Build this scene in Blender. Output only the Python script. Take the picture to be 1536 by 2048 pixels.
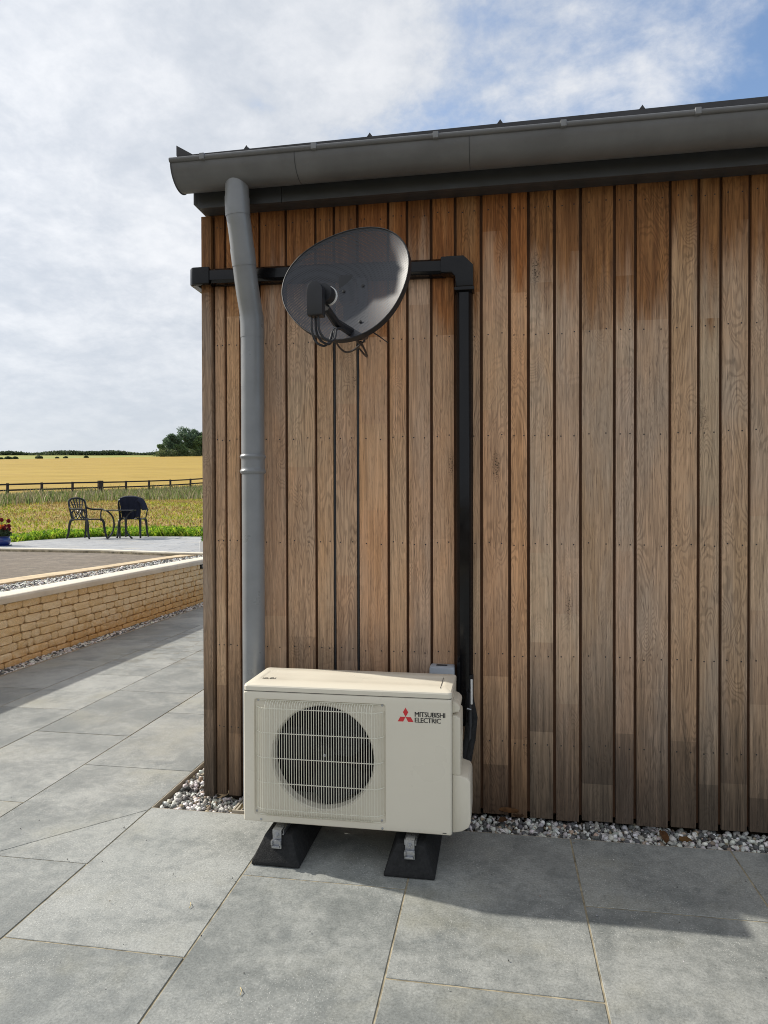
import bpy, bmesh, math, random
import numpy as np
from mathutils import Vector, Matrix

for o in list(bpy.data.objects):
    bpy.data.objects.remove(o, do_unlink=True)
random.seed(7)
rng = np.random.default_rng(7)
scene = bpy.context.scene
col = scene.collection
R = math.radians

# ------------------------------------------------------------------ camera
FPX, YAW, PITCH, ROLL, EYE = 1369.234, -0.164424, -0.010092, -0.0026526, 1.35
_f = Vector((math.sin(YAW) * math.cos(PITCH), math.cos(YAW) * math.cos(PITCH), math.sin(PITCH)))
_r0 = Vector((math.cos(YAW), -math.sin(YAW), 0)); _u0 = _r0.cross(_f)
_r = _r0 * math.cos(ROLL) + _u0 * math.sin(ROLL)
_u = -_r0 * math.sin(ROLL) + _u0 * math.cos(ROLL)
cd = bpy.data.cameras.new('camera')
cam = bpy.data.objects.new('camera', cd)
col.objects.link(cam)
cd.sensor_fit = 'HORIZONTAL'; cd.sensor_width = 36.0; cd.lens = 36.0 * FPX / 1536
cd.clip_start = 0.05; cd.clip_end = 4000
cam.matrix_world = Matrix(((_r.x, _u.x, -_f.x, 0), (_r.y, _u.y, -_f.y, 0), (_r.z, _u.z, -_f.z, EYE), (0, 0, 0, 1)))
scene.camera = cam

# ------------------------------------------------------------------ sun and sky
SUNV = Vector((-1.445, 0.352, 1.0)).normalized()
sl = bpy.data.lights.new('sun', 'SUN')
sl.energy = 2.85; sl.angle = R(1.1); sl.color = (1.0, 0.94, 0.84)
sun = bpy.data.objects.new('sun', sl); col.objects.link(sun)
sun.rotation_euler = SUNV.to_track_quat('Z', 'Y').to_euler()
sun.location = (-8, 3, 12)

world = bpy.data.worlds.new('World'); scene.world = world
world.use_nodes = True
scene.view_settings.view_transform = 'Standard'
scene.view_settings.look = 'None'
scene.view_settings.gamma = 1.0
scene.view_settings.use_curve_mapping = False
scene.view_settings.exposure = 0.95
scene.cycles.pixel_filter_type = 'BLACKMAN_HARRIS'
scene.cycles.filter_width = 1.0


class NG:
    """small node-graph builder: add(type, props, **inputs) with sockets or values as inputs"""
    def __init__(self, tree):
        self.t = tree
        tree.nodes.clear()

    def add(self, ty, out=0, props=None, **ins):
        n = self.t.nodes.new(ty)
        for k, v in (props or {}).items():
            setattr(n, k, v)
        for k, v in ins.items():
            key = int(k[1:]) if k[0] == 'i' and k[1:].isdigit() else k.replace('_', ' ')
            s = n.inputs[key]
            if isinstance(v, bpy.types.NodeSocket):
                self.t.links.new(v, s)
            else:
                s.default_value = v
        return n.outputs[out] if out is not None else n

    def m(self, op, a, b=0.0, c=0.0, clamp=False):
        return self.add('ShaderNodeMath', 0, {'operation': op, 'use_clamp': clamp}, i0=a, i1=b, i2=c)

    def v(self, op, a, b=(0, 0, 0), out=0):
        return self.add('ShaderNodeVectorMath', out, {'operation': op}, i0=a, i1=b)

    def noise(self, vec, scale, detail=3.0, rough=0.5, dist=0.0, out=0):
        return self.add('ShaderNodeTexNoise', out, None, Vector=vec, Scale=scale, Detail=detail, Roughness=rough, Distortion=dist)

    def step(self, x, lo, hi, a=0.0, b=1.0):
        return self.add('ShaderNodeMapRange', 0, {'interpolation_type': 'SMOOTHSTEP'}, i0=x, i1=lo, i2=hi, i3=a, i4=b)

    def lin(self, x, lo, hi, a=0.0, b=1.0):
        return self.add('ShaderNodeMapRange', 0, None, i0=x, i1=lo, i2=hi, i3=a, i4=b)

    def mix(self, f, a, b, blend='MIX'):
        n = self.t.nodes.new('ShaderNodeMix'); n.data_type = 'RGBA'; n.blend_type = blend
        for s, v in ((n.inputs[0], f), (n.inputs[6], a), (n.inputs[7], b)):
            if isinstance(v, bpy.types.NodeSocket):
                self.t.links.new(v, s)
            else:
                s.default_value = v if not isinstance(v, tuple) or len(v) == 4 else (*v, 1)
        return n.outputs[2]


g = NG(world.node_tree)
sky = g.add('ShaderNodeTexSky', 0, {'sky_type': 'NISHITA', 'sun_disc': False, 'sun_elevation': math.asin(SUNV.z),
            'sun_rotation': math.atan2(SUNV.x, SUNV.y), 'altitude': 60, 'air_density': 1.0, 'dust_density': 0.9, 'ozone_density': 1.6})
dirv = g.add('ShaderNodeTexCoord', 0)
nrm = g.v('NORMALIZE', dirv)
sep = g.add('ShaderNodeSeparateXYZ', None, None, Vector=nrm)
zc = g.m('MAXIMUM', sep.outputs[2], 0.0)
den = g.m('ADD', zc, 0.30)
pl = g.add('ShaderNodeCombineXYZ', 0, None, X=g.m('DIVIDE', sep.outputs[0], den), Y=g.m('DIVIDE', sep.outputs[1], den), Z=0.0)
pl2 = g.v('ADD', pl, (4.15, 1.4, 0.3))
big = g.noise(pl2, 1.1, 3.0, 0.5)
midn = g.noise(pl2, 4.2, 9.0, 0.60, 0.25)
fine = g.noise(pl2, 15.0, 8.0, 0.62, 0.2)
# broken layer of thin cloud that opens to blue on the right-hand side of the sky
side = g.v('DOT_PRODUCT', nrm, (-0.75, -0.55, 0.0), 1)
cov = g.m('ADD', g.m('ADD', g.m('MULTIPLY', big, 0.45), g.m('MULTIPLY', midn, 0.60)), g.m('ADD', g.m('MULTIPLY', fine, 0.22), g.m('MULTIPLY', side, 1.0)))
cl = g.step(cov, -0.02, 0.27)
hor = g.step(sep.outputs[2], 0.0, 0.30, 1.0, 0.0)
cl = g.m('MAXIMUM', cl, g.m('MULTIPLY', hor, 0.92))
shade = g.step(g.m('ADD', g.m('MULTIPLY', midn, 0.70), g.m('MULTIPLY', fine, 0.40)), 0.34, 0.80)
ccol = g.mix(g.m('MULTIPLY', shade, g.step(sep.outputs[2], 0.02, 0.30, 0.25, 1.0)), (2.9, 3.1, 3.4), (4.35, 4.4, 4.5))
# thin cloud scatters forward, so it is brighter around the sun
glow = g.m('POWER', g.m('MAXIMUM', g.v('DOT_PRODUCT', nrm, tuple(SUNV), 1), 0.0), 4.0)
gk = g.m('ADD', 1.0, g.m('MULTIPLY', glow, 0.3))
ccol = g.mix(1.0, ccol, g.add('ShaderNodeCombineXYZ', 0, None, X=gk, Y=gk, Z=gk), 'MULTIPLY')
mixc = g.mix(g.m('MULTIPLY', cl, 0.95), sky, ccol)
bg = g.add('ShaderNodeBackground', 0, None, Color=mixc, Strength=0.105)
g.add('ShaderNodeOutputWorld', None, None, Surface=bg)


# ------------------------------------------------------------------ mesh helpers
class MB:
    def __init__(self):
        self.v = []; self.f = []

    def add(self, vs, fs):
        b = len(self.v)
        self.v += [tuple(p) for p in vs]
        self.f += [tuple(i + b for i in q) for q in fs]
        return self

    def box(self, c, s, rot=None, bev=0.0):
        bm = bmesh.new()
        bmesh.ops.create_cube(bm, size=1.0)
        bmesh.ops.scale(bm, vec=s, verts=bm.verts)
        if bev:
            bmesh.ops.bevel(bm, geom=bm.edges[:], offset=bev, segments=2, affect='EDGES', profile=0.6)
        if rot is not None:
            bmesh.ops.rotate(bm, cent=(0, 0, 0), matrix=rot, verts=bm.verts)
        bmesh.ops.translate(bm, vec=c, verts=bm.verts)
        bm.verts.index_update()
        self.add([v.co for v in bm.verts], [[v.index for v in f.verts] for f in bm.faces])
        bm.free()
        return self

    def span(self, a, b, bev=0.0):
        a, b = Vector(a), Vector(b)
        return self.box((a + b) / 2, tuple(abs(x) for x in (b - a)), None, bev)

    def tube(self, pts, r, n=8, cap=True, flat=1.0):
        pts = [Vector(p) for p in pts]
        rs = r if isinstance(r, (list, tuple)) else [r] * len(pts)
        up = None; rings = []
        for i, p in enumerate(pts):
            t = (pts[min(i + 1, len(pts) - 1)] - pts[max(i - 1, 0)]).normalized()
            if up is None:
                up = t.orthogonal().normalized()
            up = (up - t * up.dot(t)).normalized()
            sd = t.cross(up)
            rings.append([p + rs[i] * (math.cos(2 * math.pi * k / n) * up + flat * math.sin(2 * math.pi * k / n) * sd) for k in range(n)])
        vs = [q for ring in rings for q in ring]
        fs = []
        for i in range(len(pts) - 1):
            for k in range(n):
                fs.append((i * n + k, i * n + (k + 1) % n, (i + 1) * n + (k + 1) % n, (i + 1) * n + k))
        if cap:
            fs.append(tuple(reversed(range(n)))); fs.append(tuple((len(pts) - 1) * n + k for k in range(n)))
        return self.add(vs, fs)

    def lathe(self, prof, n=24, c=(0, 0, 0), axis='Z'):
        vs = []; fs = []
        for r, h in prof:
            for k in range(n):
                a = 2 * math.pi * k / n
                x, y = r * math.cos(a), r * math.sin(a)
                p = {'Z': (x, y, h), 'Y': (x, h, y), 'X': (h, x, y)}[axis]
                vs.append((p[0] + c[0], p[1] + c[1], p[2] + c[2]))
        for i in range(len(prof) - 1):
            for k in range(n):
                q = (i * n + k, i * n + (k + 1) % n, (i + 1) * n + (k + 1) % n, (i + 1) * n + k)
                fs.append(q if axis != 'Y' else tuple(reversed(q)))
        if prof[0][0] > 1e-6:
            fs.append(tuple(reversed(range(n))))
        if prof[-1][0] > 1e-6:
            fs.append(tuple((len(prof) - 1) * n + k for k in range(n)))
        return self.add(vs, fs)

    def prism(self, poly, lo, hi, axis='Y', bev=0.0):
        """polygon in the plane across `axis`, pushed from lo to hi"""
        def pt(p, h):
            return {'Y': (p[0], h, p[1]), 'X': (h, p[0], p[1]), 'Z': (p[0], p[1], h)}[axis]
        bm = bmesh.new()
        a = [bm.verts.new(pt(p, lo)) for p in poly]; b = [bm.verts.new(pt(p, hi)) for p in poly]
        n = len(poly)
        bm.faces.new(a); bm.faces.new(list(reversed(b)))
        for i in range(n):
            bm.faces.new((a[(i + 1) % n], a[i], b[i], b[(i + 1) % n]))
        bmesh.ops.recalc_face_normals(bm, faces=bm.faces)
        if bev:
            bmesh.ops.bevel(bm, geom=bm.edges[:], offset=bev, segments=2, affect='EDGES', profile=0.6)
        bm.verts.index_update()
        self.add([v.co for v in bm.verts], [[v.index for v in f.verts] for f in bm.faces])
        bm.free()
        return self

    def mesh(self, name, mat=None, smooth=35):
        me = bpy.data.meshes.new(name)
        me.from_pydata(self.v, [], self.f)
        if mat:
            me.materials.append(mat)
        finish(me, smooth)
        return me

    def build(self, name, mat, parent=None, smooth=35):
        return link(name, self.mesh(name, mat, smooth), parent)


def finish(me, smooth=35):
    bm = bmesh.new(); bm.from_mesh(me)
    bmesh.ops.recalc_face_normals(bm, faces=bm.faces)
    bm.to_mesh(me); bm.free()
    if smooth:
        me.polygons.foreach_set('use_smooth', [True] * len(me.polygons))
        me.set_sharp_from_angle(angle=R(smooth))
    me.update()


def link(name, data, parent=None):
    o = bpy.data.objects.new(name, data)
    col.objects.link(o)
    if parent is not None:
        o.parent = parent
    return o


def tag(o, label, cat=None, group=None, kind=None):
    if label: o['label'] = label
    if cat: o['category'] = cat
    if group: o['group'] = group
    if kind: o['kind'] = kind
    return o


def thing(name, label, cat, loc=(0, 0, 0), rz=0.0, group=None):
    o = link(name, None)
    o.location = loc; o.rotation_euler = (0, 0, rz)
    return tag(o, label, cat, group)


def structure(o, label=None):
    o['kind'] = 'structure'
    if label: o['label'] = label
    return o


def raw_mesh(name, verts, faces, mat, colors=None, smooth=False):
    """numpy arrays to a mesh; faces (n,k); colors per vertex -> attribute tint"""
    me = bpy.data.meshes.new(name)
    nv, (nf, k) = len(verts), faces.shape
    me.vertices.add(nv); me.vertices.foreach_set('co', np.asarray(verts, np.float32).ravel())
    me.loops.add(nf * k); me.loops.foreach_set('vertex_index', faces.astype(np.int32).ravel())
    me.polygons.add(nf); me.polygons.foreach_set('loop_start', np.arange(0, nf * k, k, dtype=np.int32))
    me.update(calc_edges=True); me.validate()
    if colors is not None:
        at = me.color_attributes.new('tint', 'FLOAT_COLOR', 'POINT')
        c4 = np.ones((nv, 4), np.float32); c4[:, :3] = colors
        at.data.foreach_set('color', c4.ravel())
    if smooth:
        me.polygons.foreach_set('use_smooth', [True] * nf)
    me.materials.append(mat)
    return me


# ------------------------------------------------------------------ materials
def newmat(name):
    m = bpy.data.materials.new(name); m.use_nodes = True
    return m, NG(m.node_tree)


def pbsdf(g, color, rough=0.5, normal=None, metallic=0.0, **kw):
    ins = dict(Base_Color=color, Roughness=rough, Metallic=metallic)
    if normal is not None: ins['Normal'] = normal
    ins.update(kw)
    return g.add('ShaderNodeBsdfPrincipled', 0, None, **ins)


def out(g, s):
    g.add('ShaderNodeOutputMaterial', None, None, Surface=s)


def bump(g, h, strength=0.3, dist=0.01):
    return g.add('ShaderNodeBump', 0, None, Height=h, Strength=strength, Distance=dist)


def c4(c):
    return (*c, 1.0)


def simple(name, c, rough=0.5, metallic=0.0, var=0.12, scale=9.0, bmp=0.0, bscale=200.0, spec=0.5, coat=0.0):
    """painted / cast / moulded surface with faint tonal variation, grime and fine relief"""
    m, g = newmat(name)
    p = g.add('ShaderNodeTexCoord', 3)
    n = g.noise(p, scale, 5.0, 0.6)
    k = g.lin(n, 0.3, 0.7, 1 - var, 1 + var)
    cc = g.mix(1.0, c4(c), g.add('ShaderNodeCombineXYZ', 0, None, X=k, Y=k, Z=k), 'MULTIPLY')
    rr = g.lin(g.noise(p, scale * 2.3, 4.0), 0.3, 0.7, max(rough - 0.08, 0.03), min(rough + 0.1, 1.0))
    nm = bump(g, g.noise(p, bscale, 3.0), bmp, 0.002) if bmp else None
    out(g, pbsdf(g, cc, rr, nm, metallic, Specular_IOR_Level=spec, Coat_Weight=coat))
    return m


def mat_wood():
    m, g = newmat('weathered_oak')
    oi = g.add('ShaderNodeObjectInfo', None)
    rnd = oi.outputs['Random']; tint = oi.outputs['Color']
    p0 = g.add('ShaderNodeTexCoord', 3)
    off = g.add('ShaderNodeCombineXYZ', 0, None, X=g.m('MULTIPLY', rnd, 37.0), Y=g.m('MULTIPLY', rnd, 11.0), Z=g.m('MULTIPLY', rnd, 91.0))
    p = g.v('ADD', p0, off)
    wz = g.add('ShaderNodeSeparateXYZ', None, None, Vector=g.add('ShaderNodeNewGeometry', 0)).outputs[2]
    # growth rings: contour lines of a stretched smooth field
    fld = g.noise(g.v('MULTIPLY', p, (9.0, 9.0, 1.5)), 1.0, 2.0, 0.5, 0.9)
    wav = g.m('SINE', g.m('ADD', g.m('MULTIPLY', fld, 190.0), g.m('MULTIPLY', g.noise(g.v('MULTIPLY', p, (90, 90, 9)), 1.0, 4.0), 5.0)))
    ring = g.step(wav, -0.2, 1.0)
    ringmask = g.step(g.noise(g.v('MULTIPLY', p, (4.0, 4.0, 0.9)), 1.0, 2.0), 0.42, 0.62)
    fib = g.noise(g.v('MULTIPLY', p, (170, 170, 4.5)), 1.0, 5.0, 0.65)
    fib2 = g.noise(g.v('MULTIPLY', p, (60, 60, 2.2)), 1.0, 4.0, 0.6)
    pore = g.step(g.noise(g.v('MULTIPLY', p, (330, 330, 17)), 1.0, 2.0), 0.60, 0.70)
    # pin-knot clusters
    vor = g.add('ShaderNodeTexVoronoi', None, None, Vector=g.v('MULTIPLY', p, (8.0, 8.0, 2.1)), Scale=1.0)
    vr = g.add('ShaderNodeSeparateColor', None, None, Color=vor.outputs[1])
    knot = g.m('MULTIPLY', g.step(vor.outputs[0], 0.05, 0.20, 1, 0), g.step(vr.outputs[0], 0.60, 0.64))
    kspeck = g.m('MULTIPLY', knot, g.step(g.noise(p, 170.0, 2.0), 0.55, 0.63))
    # tonal lengths along each board, with sharp ends where something once lay against it
    seg = g.m('FLOOR', g.m('ADD', g.m('MULTIPLY', wz, 1.35), g.m('MULTIPLY', rnd, 9.3)))
    segr = g.add('ShaderNodeTexWhiteNoise', 0, {'noise_dimensions': '2D'}, Vector=g.add('ShaderNodeCombineXYZ', 0, None, X=seg, Y=g.m('MULTIPLY', rnd, 50.0), Z=0.0))
    seg2 = g.m('FLOOR', g.m('ADD', g.m('MULTIPLY', wz, 2.6), g.m('MULTIPLY', rnd, 31.7)))
    segr2 = g.add('ShaderNodeTexWhiteNoise', 0, {'noise_dimensions': '2D'}, Vector=g.add('ShaderNodeCombineXYZ', 0, None, X=seg2, Y=g.m('MULTIPLY', rnd, 23.0), Z=0.0))
    patch = g.noise(g.v('MULTIPLY', p, (6, 6, 1.6)), 1.0, 4.0, 0.6)
    silver = g.mix(g.step(patch, 0.35, 0.7), (0.600, 0.395, 0.252, 1), (0.530, 0.398, 0.295, 1))  # board browns brightened beyond the timber's own tone to lift the wall's shade
    silver = g.mix(g.m('MULTIPLY', segr, 0.34), silver, (0.375, 0.268, 0.188, 1))
    silver = g.mix(g.step(segr2, 0.80, 0.84, 0, 0.34), silver, (0.600, 0.465, 0.320, 1))
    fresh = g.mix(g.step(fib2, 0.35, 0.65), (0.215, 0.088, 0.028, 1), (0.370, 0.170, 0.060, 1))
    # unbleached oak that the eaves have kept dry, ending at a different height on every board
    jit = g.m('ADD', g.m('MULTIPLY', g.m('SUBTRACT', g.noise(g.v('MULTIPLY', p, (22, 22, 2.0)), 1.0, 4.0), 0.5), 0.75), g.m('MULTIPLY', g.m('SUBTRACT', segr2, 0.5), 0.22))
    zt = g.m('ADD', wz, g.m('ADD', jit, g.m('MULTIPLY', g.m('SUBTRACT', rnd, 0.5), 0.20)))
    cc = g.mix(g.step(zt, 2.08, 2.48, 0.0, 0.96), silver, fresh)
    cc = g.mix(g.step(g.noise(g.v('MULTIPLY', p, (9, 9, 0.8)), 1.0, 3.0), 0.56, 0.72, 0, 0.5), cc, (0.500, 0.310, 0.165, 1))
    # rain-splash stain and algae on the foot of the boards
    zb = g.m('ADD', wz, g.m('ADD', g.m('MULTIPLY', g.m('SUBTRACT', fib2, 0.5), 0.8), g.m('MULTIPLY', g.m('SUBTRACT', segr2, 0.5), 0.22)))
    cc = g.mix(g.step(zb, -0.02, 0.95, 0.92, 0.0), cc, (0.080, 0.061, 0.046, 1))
    cc = g.mix(1.0, cc, tint, 'MULTIPLY')
    dark = g.m('SUBTRACT', 1.0, g.m('MULTIPLY', g.m('MULTIPLY', ring, g.m('ADD', 0.25, g.m('MULTIPLY', ringmask, 0.75))), 0.27))
    dark = g.m('MULTIPLY', dark, g.lin(fib, 0.28, 0.72, 0.58, 1.28))
    dark = g.m('MULTIPLY', dark, g.m('SUBTRACT', 1.0, g.m('MULTIPLY', pore, 0.38)))
    dark = g.m('MULTIPLY', dark, g.m('SUBTRACT', 1.0, g.m('MULTIPLY', kspeck, 0.85)))
    dark = g.m('MULTIPLY', dark, g.m('SUBTRACT', 1.0, g.m('MULTIPLY', knot, 0.22)))
    cc = g.mix(1.0, cc, g.add('ShaderNodeCombineXYZ', 0, None, X=dark, Y=dark, Z=dark), 'MULTIPLY')
    h = g.m('SUBTRACT', g.m('ADD', fib, g.m('MULTIPLY', ring, -0.5)), g.m('ADD', g.m('MULTIPLY', pore, 0.5), kspeck))
    out(g, pbsdf(g, cc, 0.78, bump(g, h, 0.55, 0.0022), Specular_IOR_Level=0.3))
    return m


def mat_slab(name, lo, hi, spk=0.5):
    m, g = newmat(name)
    oi = g.add('ShaderNodeObjectInfo', None); rnd = oi.outputs['Random']
    w = g.add('ShaderNodeNewGeometry', 0)
    p = g.v('ADD', w, g.add('ShaderNodeCombineXYZ', 0, None, X=g.m('MULTIPLY', rnd, 41.0), Y=g.m('MULTIPLY', rnd, 77.0), Z=0.0))
    n1 = g.noise(p, 3.2, 6.0, 0.62, 0.6)
    n2 = g.noise(p, 26.0, 5.0, 0.65)
    n3 = g.noise(p, 130.0, 4.0, 0.7)
    t = g.m('ADD', g.m('MULTIPLY', n1, 0.65), g.m('MULTIPLY', n2, 0.35))
    t = g.m('ADD', t, g.m('MULTIPLY', g.m('SUBTRACT', rnd, 0.5), 0.13))
    cc = g.mix(g.step(t, 0.33, 0.68), c4(lo), c4(hi))
    cc = g.mix(g.step(g.noise(p, 1.6, 5.0, 0.6), 0.50, 0.72, 0, 0.6), cc, (lo[0] * 1.55, lo[1] * 1.42, lo[2] * 1.18, 1))
    cc = g.mix(g.step(g.noise(g.v('ADD', p, (9.0, 4.0, 0.0)), 5.0, 5.0, 0.65), 0.54, 0.72, 0, 0.45), cc, (lo[0] * 0.62, lo[1] * 0.66, lo[2] * 0.70, 1))
    # grit: pale chips and dark pin holes
    vg = g.add('ShaderNodeTexVoronoi', None, None, Vector=p, Scale=190.0)
    vs = g.add('ShaderNodeSeparateColor', None, None, Color=vg.outputs[1])
    zone = g.step(g.noise(p, 1.3, 3.0), 0.46, 0.60)
    chip = g.m('MULTIPLY', g.m('MULTIPLY', g.step(vg.outputs[0], 0.12, 0.34, 1, 0), g.step(vs.outputs[0], 0.58, 0.62)), zone)
    cc = g.mix(g.m('MULTIPLY', chip, spk), cc, (0.62, 0.62, 0.58, 1))
    hole = g.m('MULTIPLY', g.step(vg.outputs[0], 0.12, 0.30, 1, 0), g.step(vs.outputs[1], 0.80, 0.84))
    cc = g.mix(g.m('MULTIPLY', hole, 0.42), cc, (0.06, 0.065, 0.065, 1))
    k = g.lin(n3, 0.3, 0.7, 0.74, 1.24)
    cc = g.mix(1.0, cc, g.add('ShaderNodeCombineXYZ', 0, None, X=k, Y=k, Z=k), 'MULTIPLY')
    # dried puddle rings and footmarks beside the side wall
    sp = g.add('ShaderNodeSeparateXYZ', None, None, Vector=w)
    dx = g.m('ABSOLUTE', g.m('ADD', sp.outputs[0], 2.95)); dy = g.m('ABSOLUTE', g.m('SUBTRACT', sp.outputs[1], 6.3))
    area = g.m('MULTIPLY', g.step(dx, 0.25, 0.75, 1, 0), g.step(dy, 0.5, 1.5, 1, 0))
    wet = g.m('MULTIPLY', area, g.step(g.noise(g.v('MULTIPLY', w, (5.0, 9.0, 1.0)), 1.0, 3.0, 0.5, 0.4), 0.56, 0.60))
    cc = g.mix(g.m('MULTIPLY', wet, 0.48), cc, (0.14, 0.13, 0.10, 1))
    h = g.m('ADD', g.m('MULTIPLY', n2, 0.5), g.m('ADD', g.m('MULTIPLY', n3, 0.7), g.m('MULTIPLY', chip, 0.4)))
    out(g, pbsdf(g, cc, g.lin(n2, 0.3, 0.7, 0.46, 0.68), bump(g, h, 0.45, 0.003), Specular_IOR_Level=0.45))
    return m


def mat_tint(name, mul=1.0, rough=0.8, trans=0.0, noise_scale=40.0, nvar=0.2, spec=0.3):
    """colour comes from the mesh's own per-piece attribute"""
    m, g = newmat(name)
    a = g.add('ShaderNodeAttribute', 0, {'attribute_name': 'tint'})
    p = g.add('ShaderNodeNewGeometry', 0)
    k = g.lin(g.noise(p, noise_scale, 3.0), 0.3, 0.7, (1 - nvar) * mul, (1 + nvar) * mul)
    cc = g.mix(1.0, a, g.add('ShaderNodeCombineXYZ', 0, None, X=k, Y=k, Z=k), 'MULTIPLY')
    s = pbsdf(g, cc, rough, Specular_IOR_Level=spec)
    if trans:
        t = g.add('ShaderNodeBsdfTranslucent', 0, None, Color=cc)
        s = g.add('ShaderNodeMixShader', 0, None, i0=trans, i1=s, i2=t)
    out(g, s)
    return m


def mat_ground(name, cols, scales, rough=0.9, bmp=0.5, bs=60.0, stretch=(1, 1, 1), rot=0.0):
    m, g = newmat(name)
    w = g.add('ShaderNodeNewGeometry', 0)
    if rot:
        w = g.add('ShaderNodeVectorRotate', 0, {'rotation_type': 'Z_AXIS'}, Vector=w, Angle=rot)
    p = g.v('MULTIPLY', w, stretch)
    cc = c4(cols[0])
    for c, s in zip(cols[1:], scales):
        cc = g.mix(g.step(g.noise(p, s, 6.0, 0.62), 0.40, 0.62), cc, c4(c))
    k = g.lin(g.noise(p, bs, 4.0, 0.7), 0.3, 0.7, 0.75, 1.25)
    cc = g.mix(1.0, cc, g.add('ShaderNodeCombineXYZ', 0, None, X=k, Y=k, Z=k), 'MULTIPLY')
    out(g, pbsdf(g, cc, rough, bump(g, g.noise(p, bs, 5.0, 0.65), bmp, 0.02), Specular_IOR_Level=0.2))
    return m


def mat_stone(name, a, b, c):
    m, g = newmat(name)
    rnd = g.add('ShaderNodeObjectInfo', None).outputs['Random']
    w = g.add('ShaderNodeNewGeometry', 0)
    n = g.noise(w, 22.0, 5.0, 0.65)
    cc = g.mix(g.m('FRACT', g.m('MULTIPLY', rnd, 7.31)), c4(a), c4(b))
    cc = g.mix(g.step(n, 0.45, 0.7, 0, 0.6), cc, c4(c))
    # damp, orange-brown lower courses
    z = g.add('ShaderNodeSeparateXYZ', None, None, Vector=w).outputs[2]
    yy = g.add('ShaderNodeSeparateXYZ', None, None, Vector=w).outputs[1]
    zz = g.m('ADD', z, g.m('ADD', g.m('MULTIPLY', g.m('SUBTRACT', n, 0.5), 0.35), g.lin(yy, 5.0, 10.0, 0.05, -0.22)))
    cc = g.mix(g.step(zz, -0.05, 0.22, 0.75, 0.0), cc, (0.62, 0.36, 0.12, 1))
    k = g.lin(g.noise(w, 120.0, 4.0), 0.3, 0.7, 0.8, 1.15)
    cc = g.mix(1.0, cc, g.add('ShaderNodeCombineXYZ', 0, None, X=k, Y=k, Z=k), 'MULTIPLY')
    h = g.m('ADD', n, g.m('MULTIPLY', g.noise(w, 90.0, 4.0), 0.6))
    out(g, pbsdf(g, cc, 0.9, bump(g, h, 0.7, 0.008), Specular_IOR_Level=0.2))
    return m


def mat_dish():
    m, g = newmat('perforated_steel')
    p = g.add('ShaderNodeSeparateXYZ', None, None, Vector=g.add('ShaderNodeTexCoord', 3))
    S = 0.0052
    def cell(ox, oy):
        fx = g.m('SUBTRACT', g.m('FRACT', g.m('ADD', g.m('DIVIDE', p.outputs[0], S), ox)), 0.5)
        fy = g.m('SUBTRACT', g.m('FRACT', g.m('ADD', g.m('DIVIDE', p.outputs[1], S * 1.732), oy)), 0.5)
        return g.m('ADD', g.m('MULTIPLY', fx, fx), g.m('MULTIPLY', g.m('MULTIPLY', fy, fy), 3.0))
    d = g.m('MINIMUM', cell(0.0, 0.0), cell(0.5, 0.5))
    hole = g.m('LESS_THAN', d, 0.040)
    n = g.noise(g.add('ShaderNodeTexCoord', 3), 14.0, 4.0)
    s = pbsdf(g, g.mix(n, (0.028, 0.031, 0.040, 1), (0.040, 0.044, 0.055, 1)), 0.42, None, 0.0, Specular_IOR_Level=0.5)
    t = g.add('ShaderNodeBsdfTransparent', 0)
    out(g, g.add('ShaderNodeMixShader', 0, None, i0=hole, i1=s, i2=t))
    return m


M = {}
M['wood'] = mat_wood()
M['groove'] = simple('groove_oak', (0.105, 0.050, 0.023), 0.8, var=0.3, scale=5)
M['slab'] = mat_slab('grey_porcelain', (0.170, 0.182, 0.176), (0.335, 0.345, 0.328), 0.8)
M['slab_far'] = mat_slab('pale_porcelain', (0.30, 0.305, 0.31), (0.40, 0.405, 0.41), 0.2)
M['grout'] = simple('sandy_grout', (0.30, 0.26, 0.18), 0.95, var=0.6, scale=14, bmp=0.4)
M['trim'] = simple('edge_trim', (0.40, 0.36, 0.29), 0.6, var=0.15)
M['anthracite'] = simple('anthracite_paint', (0.040, 0.043, 0.046), 0.42, var=0.12, scale=6)
M['gutter'] = simple('grey_coated_steel', (0.125, 0.127, 0.130), 0.42, var=0.16, scale=5, bmp=0.08)
M['pipe'] = simple('zinc_grey_steel', (0.225, 0.235, 0.245), 0.34, metallic=0.1, var=0.12, scale=6, bmp=0.05)
M['clip'] = simple('gutter_clip', (0.20, 0.205, 0.21), 0.4, metallic=0.2)
M['roof'] = simple('dark_roof_sheet', (0.030, 0.030, 0.033), 0.45, var=0.2)
M['black'] = simple('gloss_black_plastic', (0.006, 0.006, 0.007), 0.13, var=0.1, spec=0.28)
M['matblack'] = simple('matt_black_plastic', (0.014, 0.015, 0.018), 0.42, var=0.15)
M['rubber'] = simple('black_rubber', (0.010, 0.0105, 0.011), 0.85, var=0.35, scale=40, bmp=0.8, bscale=260)
M['cream'] = simple('cream_paint', (0.70, 0.655, 0.545), 0.33, var=0.02, scale=3, bmp=0.03, bscale=600)  # cream raised to bake extra skylight into the shaded front
M['creamwire'] = simple('cream_wire', (0.74, 0.715, 0.60), 0.35, var=0.03)
M['seam'] = simple('seam_dark', (0.09, 0.085, 0.075), 0.7)
M['fan'] = simple('fan_black', (0.006, 0.006, 0.007), 0.6, spec=0.25)
M['red'] = simple('print_red', (0.60, 0.030, 0.035), 0.4, var=0.02)
M['ink'] = simple('print_black', (0.012, 0.012, 0.012), 0.5, var=0.02)
M['zinc'] = simple('zinc_plated', (0.42, 0.43, 0.45), 0.30, metallic=0.9, var=0.15, scale=30)
M['iso'] = simple('isolator_grey', (0.36, 0.39, 0.43), 0.45, var=0.04)
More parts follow.
